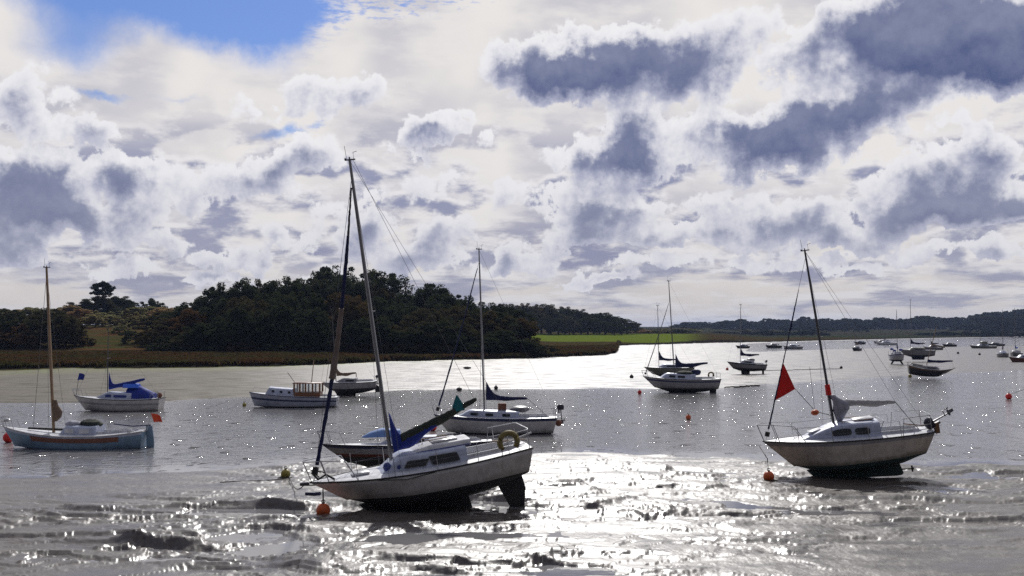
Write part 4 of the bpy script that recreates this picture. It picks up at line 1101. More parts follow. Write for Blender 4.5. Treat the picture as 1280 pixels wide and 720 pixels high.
# ================================================================== K: black gaffer leaning at the edge of the channel
h = Hull(L=4.9, B=1.9, fb=(.66, .62, .95), D=.35, tw=.72, rake_b=1.0, wl=(.9, .95, .6))
o = boat_root('sailboat', 1164, 466.5, 122.5, -12, 1.5, 11, 'black hulled sailing boat leaning over at the water edge with a brown boom cover', 'sailboat', 'sailing boats moored in the estuary')
make_hull(h, o, 'hull_black', 'hull_black', deck='hull_grey', strips={0: 'teak'})
cb = Cabin(h, -.9, .9, .26, w=.6, slope=.5); ca = cb.build(o, 'hull_grey')
for sg in (1, -1): cb.window(ca, -.5, .4, .3, .8, sg)
foot, head, mat_at = rig(o, h, -.55, h.sheer(.4) + .1, 4.6, R(11), .05, 'spruce', spreader=0, shrouds=False)
g = foot + Vector((.12, 0, .55)); e = g + Vector((2.6, 0, .18)); make_boom(o, g, e)
sail_cover(o, g, e, 'cover_navy', peak=.12, thick=.13, fall=.1, droop=.08)
tube_part(o, 'gaff', [mat_at(.55), mat_at(.55) + Vector((1.35, 0, -.25))], .08, 'cover_tan')

# ================================================================== L, M: boats beyond it
h = Hull(L=5.2, B=2.1, fb=(.85, .70, .70), D=.3, tw=.75)
o = boat_root('sailboat', 1121, 449.6, 170, 262, -1, 0, 'blue and white sailing boat on twin keels, seen end on, with untidy blue covers', 'sailboat', 'sailing boats moored in the estuary')
make_hull(h, o, 'gelcoat_clean', 'antifoul_blue', strips={0: 'stripe_blue', 2: 'cabin_pale_blue'})
for sg in (1, -1): fin(o, [(.6, -.2), (.45, -.70), (-.35, -.70), (-.45, -.2)], .16, 'antifoul_black', 'twin_keel', y=sg * .55, splay=sg * .55)
cb = Cabin(h, -1.0, 1.2, .45, w=.7, slope=.6); ca = cb.build(o, 'gelcoat_clean')
for sg in (1, -1): cb.window(ca, -.6, .4, .3, .8, sg)
foot, head, mat_at = rig(o, h, .5, cb.top(.5), 6.1, R(-1), .045, 'alloy', spreader=.5)
g = foot + Vector((-.06, 0, .5)); e = g + Vector((-2.0, .5, .1)); make_boom(o, g, e)
sail_cover(o, g, e, 'stripe_blue', peak=.7, thick=.16, fall=.12, droop=.15)
b = MB()
for q, (x, y, z) in enumerate(((.9, .4, 1.5), (.9, -.5, 1.35), (-.3, .7, 1.45), (-.6, -.6, 1.6))): b.ball((x, y, z), .28, 'cover_blue', 9, 7, (1.2, 1.0, .6), wob=.2, seed=q)
b.build('folded_covers', o)
pulpit(o, h, .55, 1.0); stern_rail(o, h, .55, .8)

h = Hull(L=5.6, B=2.2, fb=(.90, .80, .82), D=.35, tw=.8, wl=(.9, .95, .6))
o = boat_root('sailboat', 1146, 444.0, 186, 176, -.5, 0, 'broad grey sailing boat with blue bottom just behind the black hulled boat', 'sailboat', 'sailing boats moored in the estuary')
make_hull(h, o, 'hull_grey', 'antifoul_blue')
fin(o, [(.9, -.2), (.7, -.75), (-1.2, -.75), (-1.3, -.2)], .3, 'antifoul_blue')
cb = Cabin(h, -1.2, 1.4, .42, w=.7, slope=.6); ca = cb.build(o, 'hull_olive')
for sg in (1, -1): cb.window(ca, -.8, .6, .3, .8, sg)
foot, head, mat_at = rig(o, h, 1.0, cb.top(.95), 7.9, R(0), .05, 'alloy', spreader=.5)
g = foot + Vector((-.06, 0, .7)); e = g + Vector((-2.3, 0, .02)); make_boom(o, g, e)
sail_cover(o, g, e, 'cover_navy', peak=.65, thick=.12, fall=.1, droop=.12)

# ================================================================== the small far boats
FAR = [
 # px, py(waterline), heading, L, hull, mast length, boom cover, label
 (928, 435.6, 190, 4.2, 'hull_black', 0, None, 'tiny dark boat far off behind the twin keeled dark grey boat'),
 (966.5, 434.8, 200, 5.5, 'hull_black', 0, None, 'dark far boat just left of the red sail top'),
 (991, 436.0, 175, 5.5, 'hull_grey', 0, None, 'grey far boat behind the forestay with the red sail'),
 (1070.5, 438.8, 230, 4.6, 'hull_black', 0, 'cover_tan', 'dark far boat with brown stowed sail in the middle of the reach'),
 (1074.5, 430.0, 180, 4.5, 'hull_black', 0, None, 'tiny dark boat close under the far shore'),
 (1102, 429.4, 178, 6.5, 'hull_black', 0, None, 'long low dark boat under the far shore, left of a white one'),
 (1107.5, 431.0, 176, 7.5, 'gelcoat_clean', 5, 'cover_grey', 'long white boat under the far shore'),
 (1186.5, 433.4, 180, 4.6, 'hull_black', 0, None, 'small blue black boat alone in the far reach'),
 (1228.5, 435.6, 180, 7.5, 'hull_olive', 4.5, None, 'grey green boat with wheelhouse alone near the far shore'),
 (1244, 432.6, 178, 6, 'hull_black', 0, None, 'low dark boat close under the wooded far point'),
 (1253.5, 446.5, 250, 6.2, 'hull_grey', 8.5, 'cover_navy', 'grey sailing boat end on with navy boom cover near the edge of the picture'),
 (1270, 445.3, 235, 6.2, 'hull_grey', 9, 'cover_bright_blue', 'grey sailing boat with bright blue boom cover near the edge of the picture'),
 (1280, 452.8, 185, 5.2, 'box_brown', 0, None, 'brown boat cut off by the edge of the picture'),
 (1166, 437.5, 182, 5.2, 'hull_grey', 7, 'cover_navy', 'sailing boat with dark boom cover glimpsed beyond the black hulled boat'),
]
for i, (px, py, hd, L_, hm, ml, cv, lab) in enumerate(FAR):
    Y_ = HF / (py - 413)
    h = Hull(L=L_, B=L_ * .36, fb=(.85, .65, .68), D=.2, tw=.7, rake_b=.6)
    o = boat_root('sailboat' if ml or cv else 'moored_boat', px, py - .25, Y_, hd, 0, 0, lab, 'sailboat' if ml or cv else 'boat', 'small boats far off up the estuary')
    make_hull(h, o, hm, 'antifoul_black', ns=16, strake=None)
    cb = Cabin(h, -L_ * .18, L_ * .22, .45, w=.66, slope=.6); ca = cb.build(o, 'hull_grey' if i % 2 else 'cabin_pale_blue', n=8)
    for sg in (1, -1): cb.window(ca, -L_ * .1, L_ * .08, .3, .8, sg)
    if hm == 'hull_olive':
        b = MB(); b.box((-.3, 0, 1.45), (1.6, 1.5, 1.1), 'hull_olive', bev=.1); b.build('wheelhouse', o)
    if ml:
        foot, head, mat_at = rig(o, h, L_ * .10, h.sheer(.6), ml, R(0), .05, 'alloy', spreader=.45, top=False, rw=.006)
    else: foot = Vector((L_ * .10, 0, h.sheer(.6)))
    if cv:
        g = foot + Vector((-.06, 0, .9)); e = g + Vector((-L_ * .4, 0, .1)); make_boom(o, g, e)
        sail_cover(o, g, e, cv, peak=.6, thick=.16, fall=.1, droop=.12)
        if not ml: tube_part(o, 'mast', [foot, foot + Vector((.05, 0, 3.5))], .05, 'alloy')
    if not ml and not cv:
        b = MB(); b.ball((-L_ * .3, 0, .85), .3, 'engine_grey', 8, 6, (1.2, 1, .8)); b.build('engine_cover', o)

# ================================================================== buoys
def ball_buoy(px, py, r, m, label, line=None, lmat='rope_dark', sink=.35, weed=False, lr=.014, sc=(1, 1, 1)):
    p = on_ground(px, py, 0.0); z = max(0, ground_z(p.x, p.y)) if p.y < 1500 else 0
    o = empty('mooring_buoy', (p.x, p.y, z)); tag(o, label, 'buoy', 'round mooring buoys')
    b = MB(); b.ball((0, 0, r * (1 - sink)), r, m, 16, 11, sc); b.build('float', o)
    b = MB(); b.tube([(0, 0, r * (2 - sink) * sc[2] - .03), (0, 0, r * (2 - sink) * sc[2] + .03)], [.05, .035], 'rubber_dark', n=8)
    b.tube([(.05 * math.cos(a_), 0, r * (2 - sink) * sc[2] + .05 + .05 * math.sin(a_)) for a_ in [2 * math.pi * q / 10 for q in range(11)]], .012, 'chain', n=5); b.build('mooring_eye', o)
    if line:
        pts = [Vector(q) - Vector((p.x, p.y, z)) for q in line]
        tube_part(o, 'mooring_line', pts, lr, lmat, 6)
    if weed:
        b = MB(); b.ball((.02, -.02, .0), r * 1.0, 'mud_weed', 14, 7, (1.5, 1.3, .22), wob=.35, seed=4); b.build('weed_collar', o)
    return o
def sagline(a, b_, sag, n=9):
    a, b_ = Vector(a), Vector(b_); return [a.lerp(b_, i / n) - Vector((0, 0, sag * math.sin(math.pi * i / n))) for i in range(n + 1)]
bowA = A.matrix_basis @ Vector((3.35, 0, .62)); bowJ = J.matrix_basis @ Vector((3.0, 0, .85))
q = on_ground(404, 643); ball_buoy(404, 646, .20, 'buoy_orange', 'orange buoy on the mud under the bow of the large yacht', [(q.x, q.y, .35), (q.x - .05, q.y + .2, .8), bowA], 'chain', weed=True, lr=.022)
q = on_ground(961, 603); ball_buoy(961, 604, .19, 'buoy_orange', 'orange buoy hanging on chain under the bow of the cream yacht', [(q.x, q.y, .3), (q.x - .02, q.y + .1, .8), bowJ], 'chain', weed=True, lr=.018)
q = on_ground(357, 599); ball_buoy(357, 600, .17, 'buoy_yellow', 'weedy yellow green buoy on the mud left of the large yacht', sagline((q.x + .1, q.y, .15), bowA, .28), weed=True)
p1 = on_ground(275, 603, .06); p2 = on_ground(330, 601, .06); p3 = on_ground(354, 599, .08)
b = MB(); b.tube([p1, p1.lerp(p2, .5) + Vector((0, .1, 0)), p2, p3], .022, 'rope_dark'); ro = b.build('mooring_rope'); tag(ro, 'dark rope lying on the wet mud left of the yellow green buoy', 'rope')
ball_buoy(10.5, 553, .25, 'buoy_red', 'red orange buoy at the bow of the blue wooden boat', sink=.1)
ball_buoy(305.5, 507.5, .14, 'buoy_yellow', 'small yellow buoy by the bow of the wooden launch')
ball_buoy(541, 538.5, .21, 'buoy_red', 'bright red buoy under the bow of the white yacht afloat', sink=.1)
q = on_ground(789, 474.5); ball_buoy(789.5, 473, .22, 'buoy_dark', 'dark buoy left of the olive grey sailing boat')
ball_buoy(799.5, 492.5, .17, 'buoy_red', 'red buoy at the channel edge below the grey white yacht', sink=.15)
ball_buoy(860.5, 524.5, .16, 'buoy_orange', 'orange buoy alone in the sparkling channel', sink=.2)
ball_buoy(909, 463, .19, 'buoy_red', 'small red buoy left of the twin keeled dark grey boat')
ball_buoy(1137.5, 471.5, .20, 'buoy_yellow', 'small yellow buoy at the stern of the black hulled boat')
p = on_ground(1261, 499); far_end = at(1300, 474, 92); far_end.z = .9
ball_buoy(1261, 499, .24, 'buoy_red', 'red buoy with a taut line running off at the edge of the picture', sagline((p.x + .1, p.y, .35), far_end, .02), sink=.15)
ball_buoy(1051.5, 461, .2, 'buoy_dark', 'small dark buoy on the shining flat between red sail and yacht mast')
ball_buoy(981, 436, .25, 'buoy_dark', 'tiny dark buoy between two far boats')
ball_buoy(1197.5, 442.5, .28, 'buoy_dark', 'tiny dark buoy beyond the black hulled boat')
ball_buoy(1224.5, 444.0, .26, 'buoy_dark', 'tiny dark buoy left of the grey boats at the edge of the picture')
ball_buoy(574, 488.5, .2, 'buoy_dark', 'dark buoy on the pale flat left of the middle mast', sc=(1.3, 1, .8))
ball_buoy(620, 486.5, .18, 'buoy_dark', 'dark buoy on the pale flat right of the middle mast')
ball_buoy(584, 462, .3, 'buoy_dark', 'dark floating drum on the bright water by the marsh point', sc=(1.8, 1, .6))
# chains lying on the mud
for (a_, b2, lab) in (((905, 484.3), (950, 481.5), 'dark mooring chain stretched on the shining mud right of the yellow lifebuoy'),
                      ((948, 463.5), (1052, 461), 'long dark mooring chain crossing the shining mud to the small dark buoy')):
    P0, P1 = on_ground(*a_, .05), on_ground(*b2, .05); b = MB(); n = 16; rd = random.Random(3)
    b.tube([P0.lerp(P1, i / n) + Vector((0, rd.uniform(-.6, .6), 0)) for i in range(n + 1)], .06, 'chain', n=5); oo = b.build('mooring_chain'); tag(oo, lab, 'chain')
# ------------------------------------------------------------------ trees
def leafy(k, base, f):
    d = k.n.new('ShaderNodeBsdfDiffuse'); t = k.n.new('ShaderNodeBsdfTranslucent'); mx = k.n.new('ShaderNodeMixShader')
    k.l.new(base, d.inputs[0]); k.l.new(base, t.inputs[0]); mx.inputs[0].default_value = f
    k.l.new(d.outputs[0], mx.inputs[1]); k.l.new(t.outputs[0], mx.inputs[2])
    o = k.n.new('ShaderNodeOutputMaterial'); k.l.new(mx.outputs[0], o.inputs[0])
def leaf_mat(name, c1, c2, c3):
    m = new_mat(name); k = G(m.node_tree)
    oi = k.n.new('ShaderNodeObjectInfo').outputs['Random']
    tc = k.n.new('ShaderNodeTexCoord').outputs['Object']
    n1 = k.noise(tc, .45, 3, .6)
    base = k.mix(k.rng(n1, .35, .65), c1, c2)
    base = k.mix(k.rng(oi, .55, .95, 0, .8), base, c3)
    leafy(k, base, .30 if name != 'leaf_olive' else .6); MATS[name] = m
leaf_mat('leaf_dark', (.042, .054, .026), (.076, .084, .036), (.105, .080, .036))
leaf_mat('leaf_olive', (.19, .19, .09), (.26, .23, .11), (.32, .20, .10))
leaf_mat('leaf_brown', (.085, .070, .030), (.12, .075, .030), (.15, .072, .030))
leaf_mat('leaf_pine', (.012, .022, .014), (.020, .032, .016), (.018, .030, .018))
leaf_mat('leaf_far', (.022, .034, .018), (.036, .048, .022), (.040, .040, .024))
mat('bark', (.060, .046, .034), .9, scale=2, bump=.05)

def tree_mesh(seed, H=1.0, spread=.42, base=.16, clumps=90, leaves=85, lsize=.028, style='round', lm='leaf_dark', trunk_r=.022):
    """A unit tall tree: returns (trunk mesh, crown mesh). Leaves fill an uneven crown with gaps."""
    rd = random.Random(seed); rn = np.random.default_rng(seed)
    cl = []
    if style == 'pine':
        for q in range(clumps):
            lev = rd.choice([.74, .80, .86, .92, .97]); a = rd.uniform(0, 2 * math.pi); rr = spread * rd.uniform(.1, 1) * (1.15 - abs(lev - .78) * 2.2)
            cl.append((rr * math.cos(a) + .05 * math.sin(lev * 20), rr * math.sin(a), lev + rd.uniform(-.02, .02), rd.uniform(.05, .09), .5))
    else:
        # main limbs carry lobes of foliage
        lobes = []
        nl = 11 if style != 'bush' else 8
        for q in range(nl):
            a = 2 * math.pi * (q / nl * 1.62 % 1) + rd.uniform(-.3, .3); lv = rd.uniform(0, 1)
            zc = lerp(base + .18, .84, lv); rr = spread * (.55 * math.sin(math.pi * min(1, .25 + lv * .72)) + .08) * rd.uniform(.75, 1.25)
            lobes.append((rr * math.cos(a), rr * math.sin(a), zc, spread * rd.uniform(.34, .56)))
        lobes.append((rd.uniform(-.04, .04), rd.uniform(-.04, .04), .80, spread * .45))
        for q in range(clumps):
            L_ = rd.choice(lobes); v = Vector((rd.gauss(0, 1), rd.gauss(0, 1), rd.gauss(0, 1))).normalized() * L_[3] * rd.uniform(.55, 1.05)
            z = max(base * .6, L_[2] + v.z * .85)
            cl.append((L_[0] + v.x, L_[1] + v.y, min(z, 1.0), rd.uniform(.035, .085) * (spread / .42) ** .5, .8))
    C0 = np.array(cl); n = len(cl) * leaves
    idx = np.repeat(np.arange(len(cl)), leaves)
    d = rn.normal(size=(n, 3)); d /= np.linalg.norm(d, axis=1, keepdims=True); d *= rn.uniform(.25, 1.0, (n, 1)) ** .6
    P = C0[idx, :3] + d * C0[idx, 3:4] * np.stack([np.ones(n), np.ones(n), C0[idx, 4]], 1)
    u = rn.normal(size=(n, 3)); u /= np.linalg.norm(u, axis=1, keepdims=True)
    w = rn.normal(size=(n, 3)); w -= u * (u * w).sum(1, keepdims=True); w /= np.linalg.norm(w, axis=1, keepdims=True)
    s1 = (lsize * rn.uniform(.6, 1.4, (n, 1))); s2 = s1 * .6
    V_ = np.stack([P - u * s1, P + w * s2, P + u * s1, P - w * s2], 1).reshape(-1, 3) * H
    me = bpy.data.meshes.new('crown'); me.vertices.add(len(V_)); me.vertices.foreach_set('co', V_.ravel().astype(np.float32))
    me.loops.add(n * 4); me.loops.foreach_set('vertex_index', np.arange(n * 4, dtype=np.int32))
    me.polygons.add(n); me.polygons.foreach_set('loop_start', np.arange(0, n * 4, 4, dtype=np.int32)); me.update(calc_edges=True)
    me.materials.append(MATS[lm])
    b = MB()
    tb = MB(); top = .9 if style == 'pine' else .62
    pts = [Vector((0, 0, -.03))] + [Vector((rd.uniform(-.012, .012), rd.uniform(-.012, .012), f * top)) for f in (.3, .6, 1)]
    tb.tube([p * H for p in pts], [r * H for r in (trunk_r * 1.5, trunk_r, trunk_r * .8, trunk_r * .35)], 'bark', n=7)
    for q in range(9 if style != 'bush' else 5):
        c = rd.choice(cl); f = rd.uniform(.35, .95); p0 = pts[1].lerp(pts[3], f * .8)
        p2 = Vector(c[:3]); p1 = p0.lerp(p2, .5) + Vector((0, 0, -.03))
        tb.tube([p0 * H, p1 * H, p2 * H], [trunk_r * .45 * H, trunk_r * .3 * H, trunk_r * .1 * H], 'bark', n=5)
    o = tb.build('trunk'); tm = o.data; bpy.data.objects.remove(o)
    return tm, me

def put_tree(name, protos, x, y, h, w, label, cat, group=None, z=None, rz=None):
    tm, cm = protos
    root = empty(name, (x, y, (ground_z(x, y) if z is None else z) - .1)); tag(root, label, cat, group)
    root.scale = (w, w, h); root.rotation_euler = (0, 0, random.uniform(0, 6.28) if rz is None else rz)
    for nm, me in (('trunk', tm), ('crown', cm)):
        o = bpy.data.objects.new(nm, me); col.objects.link(o); o.parent = root
    return root

DK = [tree_mesh(100 + i, spread=.44, lm='leaf_dark', base=.02 if i % 2 else .06, clumps=170, leaves=170, lsize=.0125) for i in range(5)]
OK_ = [tree_mesh(200 + i, spread=.44, lm='leaf_brown', base=.05, clumps=150, leaves=160, lsize=.0125) for i in range(2)]
OL = [tree_mesh(300 + i, spread=.46, lm='leaf_olive', base=.04, clumps=150, leaves=120, lsize=.018) for i in range(3)]
DOME = [tree_mesh(400 + i, spread=.50, lm='leaf_dark', base=.42, clumps=160, leaves=140, lsize=.0125) for i in range(2)]
PINE = [tree_mesh(500, spread=.30, lm='leaf_pine', style='pine', clumps=55, leaves=80, lsize=.020)]
BUSH = [tree_mesh(600 + i, spread=.62, lm=l_, base=.0, style='bush', clumps=85, leaves=85, lsize=.03, trunk_r=.02) for i, l_ in enumerate(('leaf_dark', 'leaf_olive', 'leaf_brown'))]
FARP = [tree_mesh(700 + i, spread=.60, lm='leaf_far', base=.0, clumps=85, leaves=55, lsize=.055) for i in range(4)]

rt = random.Random(77)
# skyline of the near wood: bearing, row of the tree tops
WOODTOP = [(205, 386), (225, 379), (245, 371), (262, 361), (285, 352), (315, 345), (345, 344), (372, 345), (392, 350), (410, 352), (440, 353), (470, 352), (490, 357), (505, 363), (520, 364), (535, 360), (548, 362), (575, 371), (600, 377), (625, 374), (645, 379), (662, 392)]
def skyline(px): return float(np.interp(px, [a for a, b_ in WOODTOP], [b_ for a, b_ in WOODTOP]))
wood_lab = 'dark broadleaved tree in the dense wood behind the marsh'
def place_by_view(name, pr, px, Y, top, w, lab, cat='tree', grp=None, z=None):
    x = (px - 640) / FOC * Y; z0 = ground_z(x, Y) if z is None else z
    h_ = EYE + (413 - top) * Y / FOC - z0
    return put_tree(name, pr, x, Y, max(1.5, h_), w, lab, cat, grp, z0)
px = 208
while px < 655:                                              # back row makes the skyline
    Y_ = rt.uniform(236, 262); top = skyline(px) + rt.uniform(-1.5, 4 if 285 < px < 395 else 5.5)
    place_by_view('broadleaf_tree', rt.choice(DK), px, Y_, top, rt.uniform(12.5, 16.5), wood_lab, grp='trees of the dense wood')
    px += rt.uniform(13, 21)
px = 212
while px < 652:                                              # middle row
    Y_ = rt.uniform(219, 232); top = skyline(px) + rt.uniform(6, 26)
    place_by_view('broadleaf_tree', rt.choice(DK if rt.random() < .8 else OK_), px, Y_, top, rt.uniform(10, 14), wood_lab, grp='trees of the dense wood')
    px += rt.uniform(15, 24)
px = 222
while px < 655:                                              # front row with low skirts
    Y_ = rt.uniform(204, 215); top = skyline(px) + rt.uniform(28, 52)
    place_by_view('broadleaf_tree', rt.choice(DK), px, Y_, top, rt.uniform(8, 11.5), wood_lab, grp='trees of the dense wood')
    px += rt.uniform(15, 24)
place_by_view('brown_tree', OK_[0], 437, 213, 372, 11, 'rust brown autumn tree in the wood between the two tall masts', grp=None)
place_by_view('broadleaf_tree', DOME[0], 415, 262, 335.5, 17.5, 'domed tree standing above the wood behind the tall furled jib')
place_by_view('broadleaf_tree', DOME[1], 452, 258, 335, 19, 'domed tree standing above the wood behind the tall mast')
place_by_view('broadleaf_tree', DOME[0], 546, 250, 357, 15, 'flat topped tree rising from the falling end of the wood')
# hillside to the left
hill_lab = 'olive and brown tree on the low hillside behind the meadow'
HT = [(0, 381), (40, 384), (70, 378), (100, 386), (130, 390), (160, 388), (190, 380), (215, 378)]
px = -130
while px < 222:
    Y_ = rt.uniform(300, 345); top = float(np.interp(px, [a for a, b_ in HT], [b_ for a, b_ in HT])) + rt.uniform(-2, 5)
    place_by_view('hillside_tree', rt.choice(OL + OL + DK[:1]), px, Y_, top, rt.uniform(9, 13), hill_lab, grp='trees on the low hillside')
    px += rt.uniform(12, 20)
px = -125
while px < 215:
    Y_ = rt.uniform(282, 298); top = rt.uniform(390, 399)
    place_by_view('hillside_tree', rt.choice(OL + OK_), px, Y_, top, rt.uniform(6, 9), hill_lab, grp='trees on the low hillside')
    px += rt.uniform(13, 24)
for px, top, Y_, w, lab in ((12, 384, 232, 14, 'dark round tree at the left edge behind the marsh'), (-45, 382, 230, 15, 'dark tree just left of the dark round tree'), (62, 383, 228, 13, 'dark round tree behind the tan wooden mast'), (82, 392, 226, 9, 'small dark tree right of the tan wooden mast'), (41, 399, 231, 7, 'small dark tree between the two dark round trees')):
    place_by_view('broadleaf_tree', DK[abs(px) % 5], px, Y_, top, w, lab)
place_by_view('pine_tree', PINE[0], 128, 350, 352, 11, 'umbrella topped pine standing alone above the hillside trees')
for px, top, w, lab in ((112, 372, 17, 'dark rounded tree just left of the pine'), (134, 367, 19, 'dark rounded tree under the pine'), (153, 371, 17, 'dark rounded tree right of the pine'), (192, 371, 10, 'small dark tree on the skyline between the pine and the wood')):
    place_by_view('broadleaf_tree', DK[px % 5], px, 352, top, w, lab)
for px, row_, Y_, w, h_, kind, lab in ((172, 0, 236, 6, 3.6, 0, 'dark green bush on the slope below the meadow'), (186, 0, 230, 6.5, 3.4, 2, 'brown bush on the slope beside the dark green bush'), (150, 0, 262, 4, 2.2, 1, 'small olive bush in the middle of the meadow'), (206, 0, 218, 7, 5.0, 0, 'dark bush at the left foot of the wood'), (100, 0, 232, 5, 2.6, 2, 'brown bush at the left end of the meadow'), (195, 0, 250, 5, 3.5, 1, 'olive bush at the right end of the meadow'), (218, 0, 212, 6, 4.0, 0, 'low dark bush where the wood meets the marsh')):
    x = (px - 640) / FOC * Y_; put_tree('bush', BUSH[kind], x, Y_, h_, w, lab, 'bush')
px = 212
while px < 668:
    Y_ = rt.uniform(203, 211) if px < 560 else rt.uniform(212, 225)
    x = (px - 640) / FOC * Y_; put_tree('bush', BUSH[0 if rt.random() < .85 else 2], x, Y_, rt.uniform(2.0, 4.0), rt.uniform(5.5, 8.5), 'low bush in the undergrowth at the foot of the dense wood', 'bush', 'undergrowth bushes at the foot of the wood')
    px += rt.uniform(13, 22)
px = -120
while px < 210:
    Y_ = rt.uniform(274, 296) if px > 90 else rt.uniform(222, 240); x = (px - 640) / FOC * Y_; put_tree('bush', BUSH[rt.choice([1, 1, 2])], x, Y_, rt.uniform(3.0, 5.0), rt.uniform(6, 9.5), 'olive or rust bush on the hillside above the meadow', 'bush', 'bushes on the hillside above the meadow')
    px += rt.uniform(12, 22)
# treeline beyond the green field
tl = [(655, 379), (680, 380), (700, 384), (720, 387), (740, 389), (760, 392), (775, 393), (788, 400)]
px = 650
while px < 789:
    Y_ = rt.uniform(560, 620); top = float(np.interp(px, [a for a, b_ in tl], [b_ for a, b_ in tl])) + rt.uniform(-2, 3)
    place_by_view('field_edge_tree', rt.choice(DK), px, Y_, top, rt.uniform(17, 23), 'dark tree in the line beyond the bright green field', grp='trees beyond the green field')
    px += rt.uniform(7, 11)
px = 650
while px < 784:
    Y_ = rt.uniform(535, 550); top = float(np.interp(px, [a for a, b_ in tl], [b_ for a, b_ in tl])) + rt.uniform(7, 13)
    place_by_view('field_edge_tree', rt.choice(DK[:3]), px, Y_, top, rt.uniform(9, 13), 'dark tree in the line beyond the bright green field', grp='trees beyond the green field')
    px += rt.uniform(9, 14)
px = 792
while px < 868:
    Y_ = rt.uniform(640, 720); top = rt.uniform(408.5, 412)
    place_by_view('bush', BUSH[px.__int__() % 2], px, Y_, top, rt.uniform(9, 14), 'low bush in the hedge along the far end of the green field', 'bush', 'bushes along the far end of the green field')
    px += rt.uniform(6, 10)
# far blue treeline
FT = [(800, 414), (850, 410), (900, 407), (960, 405), (990, 403), (1030, 402), (1060, 404), (1100, 403), (1150, 402), (1200, 401), (1225, 396), (1240, 395), (1280, 392), (1400, 392)]
ft = lambda px: float(np.interp(px, [a for a, b_ in FT], [b_ for a, b_ in FT]))
px = 845
while px < 1420:
    Y_ = rt.uniform(1330, 1460); top = ft(px) - 3.0 + rt.uniform(-1.8, 2.0)
    if rt.random() < .14: top -= 3
    place_by_view('distant_tree', rt.choice(FARP), px, Y_, top, rt.uniform(24, 34), 'distant tree in the blue treeline on the far horizon', grp='trees of the far blue treeline')
    px += rt.uniform(4.5, 8.5)
px = 870
while px < 1420:
    Y_ = rt.uniform(1080, 1180); top = ft(px) + rt.uniform(2, 8)
    if not (1090 < px < 1190 and rt.random() < .6):
        place_by_view('distant_hedge_tree', rt.choice(FARP), px, Y_, top, rt.uniform(14, 24), 'distant small tree in the hedges between the far fields', grp='hedge trees between the far fields')
    px += rt.uniform(18, 34)
px = 900
while px < 1400:
    Y_ = rt.uniform(860, 900); top = rt.uniform(413, 416)
    if px < 1035 or px > 1150:
        place_by_view('shore_bush', rt.choice(FARP), px, Y_, top, rt.uniform(10, 18), 'distant bush low down by the far shore', 'bush', 'bushes low down by the far shore')
    px += rt.uniform(10, 18)
px = 1238
while px < 1420:
    Y_ = rt.uniform(1150, 1200); top = ft(px) + rt.uniform(0, 6)
    place_by_view('distant_tree', rt.choice(FARP), px, Y_, top, rt.uniform(20, 30), 'tree in the dark blue wood at the far point by the picture edge', grp='trees of the dark blue far wood')
    px += rt.uniform(6, 9)
place_by_view('distant_tree', PINE[0], 905, 1300, 402, 26, 'far tree with a slanting flat top standing above the blue treeline')
place_by_view('distant_tree', DOME[1], 1225, 1250, 392.5, 24, 'round distant tree standing up where the far wood begins')

# ------------------------------------------------------------------ marsh grass (beyond counting)
m = new_mat('marsh_blades'); k = G(m.node_tree)
ge = k.n.new('ShaderNodeNewGeometry').outputs['Position']
cc = k.mix(k.rng(k.noise(ge, .10, 3, .6), .38, .62), (.115, .062, .026), (.075, .075, .026))
cc = k.mix(k.rng(k.noise(ge, 1.2, 2, .5), .4, .7), cc, (.050, .032, .018))
leafy(k, cc, .35); MATS['marsh_blades'] = m
rn = np.random.default_rng(9); N_ = 60000 if not DRAFT else 20000
pxs = rn.uniform(-300, 775, N_ * 3); 
ye = HF / (tab(EDGE, pxs) - 413); Ys = ye + rn.uniform(0, 1, N_ * 3) ** 1.6 * np.where(pxs < 660, 60, 45); Xs = (pxs - 640) / FOC * Ys
zz, ln_, gr, _, _, _, _, _ = land(Xs, Ys); keep = (ln_ > .55) & (gr < .3); Xs, Ys, zz = Xs[keep][:N_], Ys[keep][:N_], zz[keep][:N_]
n = len(Xs); vs, fs_ = [], []
ang = rn.uniform(0, math.pi, (n, 3)); hh = rn.uniform(.18, .5, (n, 3)) * (1 + (Ys[:, None] > 250) * .4)
V_ = np.zeros((n, 3, 4, 3)); sp = .22 * (1 + (Ys > 250) * .5)
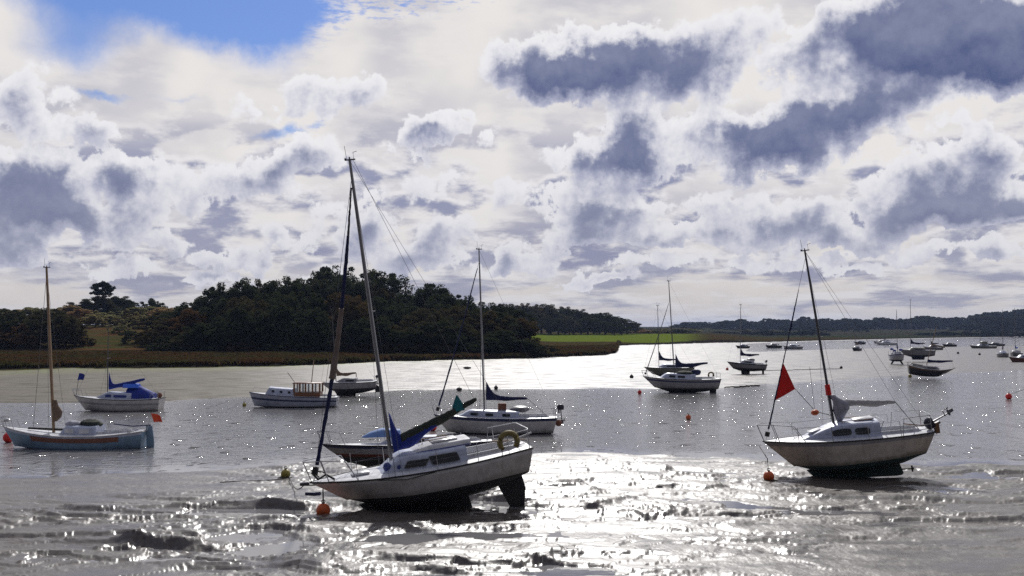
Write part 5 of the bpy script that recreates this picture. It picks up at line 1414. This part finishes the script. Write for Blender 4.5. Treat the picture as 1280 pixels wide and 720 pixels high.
for j in range(3):
    cx = Xs + rn.uniform(-.25, .25, n); cy__ = Ys + rn.uniform(-.25, .25, n); dx = np.cos(ang[:, j]) * sp; dy_ = np.sin(ang[:, j]) * sp; ln2 = rn.uniform(-.15, .15, (n, 2))
    V_[:, j, 0] = np.stack([cx - dx, cy__ - dy_, zz - .05], 1); V_[:, j, 1] = np.stack([cx + dx, cy__ + dy_, zz - .05], 1)
    V_[:, j, 2] = np.stack([cx + dx * .7 + ln2[:, 0], cy__ + dy_ * .7 + ln2[:, 1], zz + hh[:, j] * .8], 1); V_[:, j, 3] = np.stack([cx - dx * .5 + ln2[:, 0], cy__ - dy_ * .5 + ln2[:, 1], zz + hh[:, j]], 1)
V_ = V_.reshape(-1, 3); me = bpy.data.meshes.new('marsh_grass'); me.vertices.add(len(V_)); me.vertices.foreach_set('co', V_.ravel().astype(np.float32))
me.loops.add(len(V_)); me.loops.foreach_set('vertex_index', np.arange(len(V_), dtype=np.int32)); me.polygons.add(len(V_) // 4); me.polygons.foreach_set('loop_start', np.arange(0, len(V_), 4, dtype=np.int32)); me.update(calc_edges=True)
me.materials.append(m); o = bpy.data.objects.new('marsh_grass', me); col.objects.link(o); tag(o, 'brown and olive salt marsh grass along the bank', 'grass', kind='stuff')

# ------------------------------------------------------------------ haze
if HAZE > 0:
    b = MB(); b.loft([[(x, y, z) for x, y in ((-9500, -60), (9500, -60), (9500, 9400), (-9500, 9400))] for z in (-2.5, 75)], 'mud_weed')
    hz = b.build('haze', smooth=False); m = new_mat('haze'); k = G(m.node_tree)
    v = k.n.new('ShaderNodeVolumePrincipled'); v.inputs['Color'].default_value = (.50, .64, 1.0, 1); v.inputs['Density'].default_value = HAZE; v.inputs['Anisotropy'].default_value = .2
    oo = k.n.new('ShaderNodeOutputMaterial'); k.l.new(v.outputs[0], oo.inputs['Volume'])
    m.cycles.volume_sampling = 'DISTANCE'; m.cycles.homogeneous_volume = True; hz.data.materials.clear(); hz.data.materials.append(m); tag(hz, 'thin blue air between the near mud and the far trees', 'haze', kind='stuff')
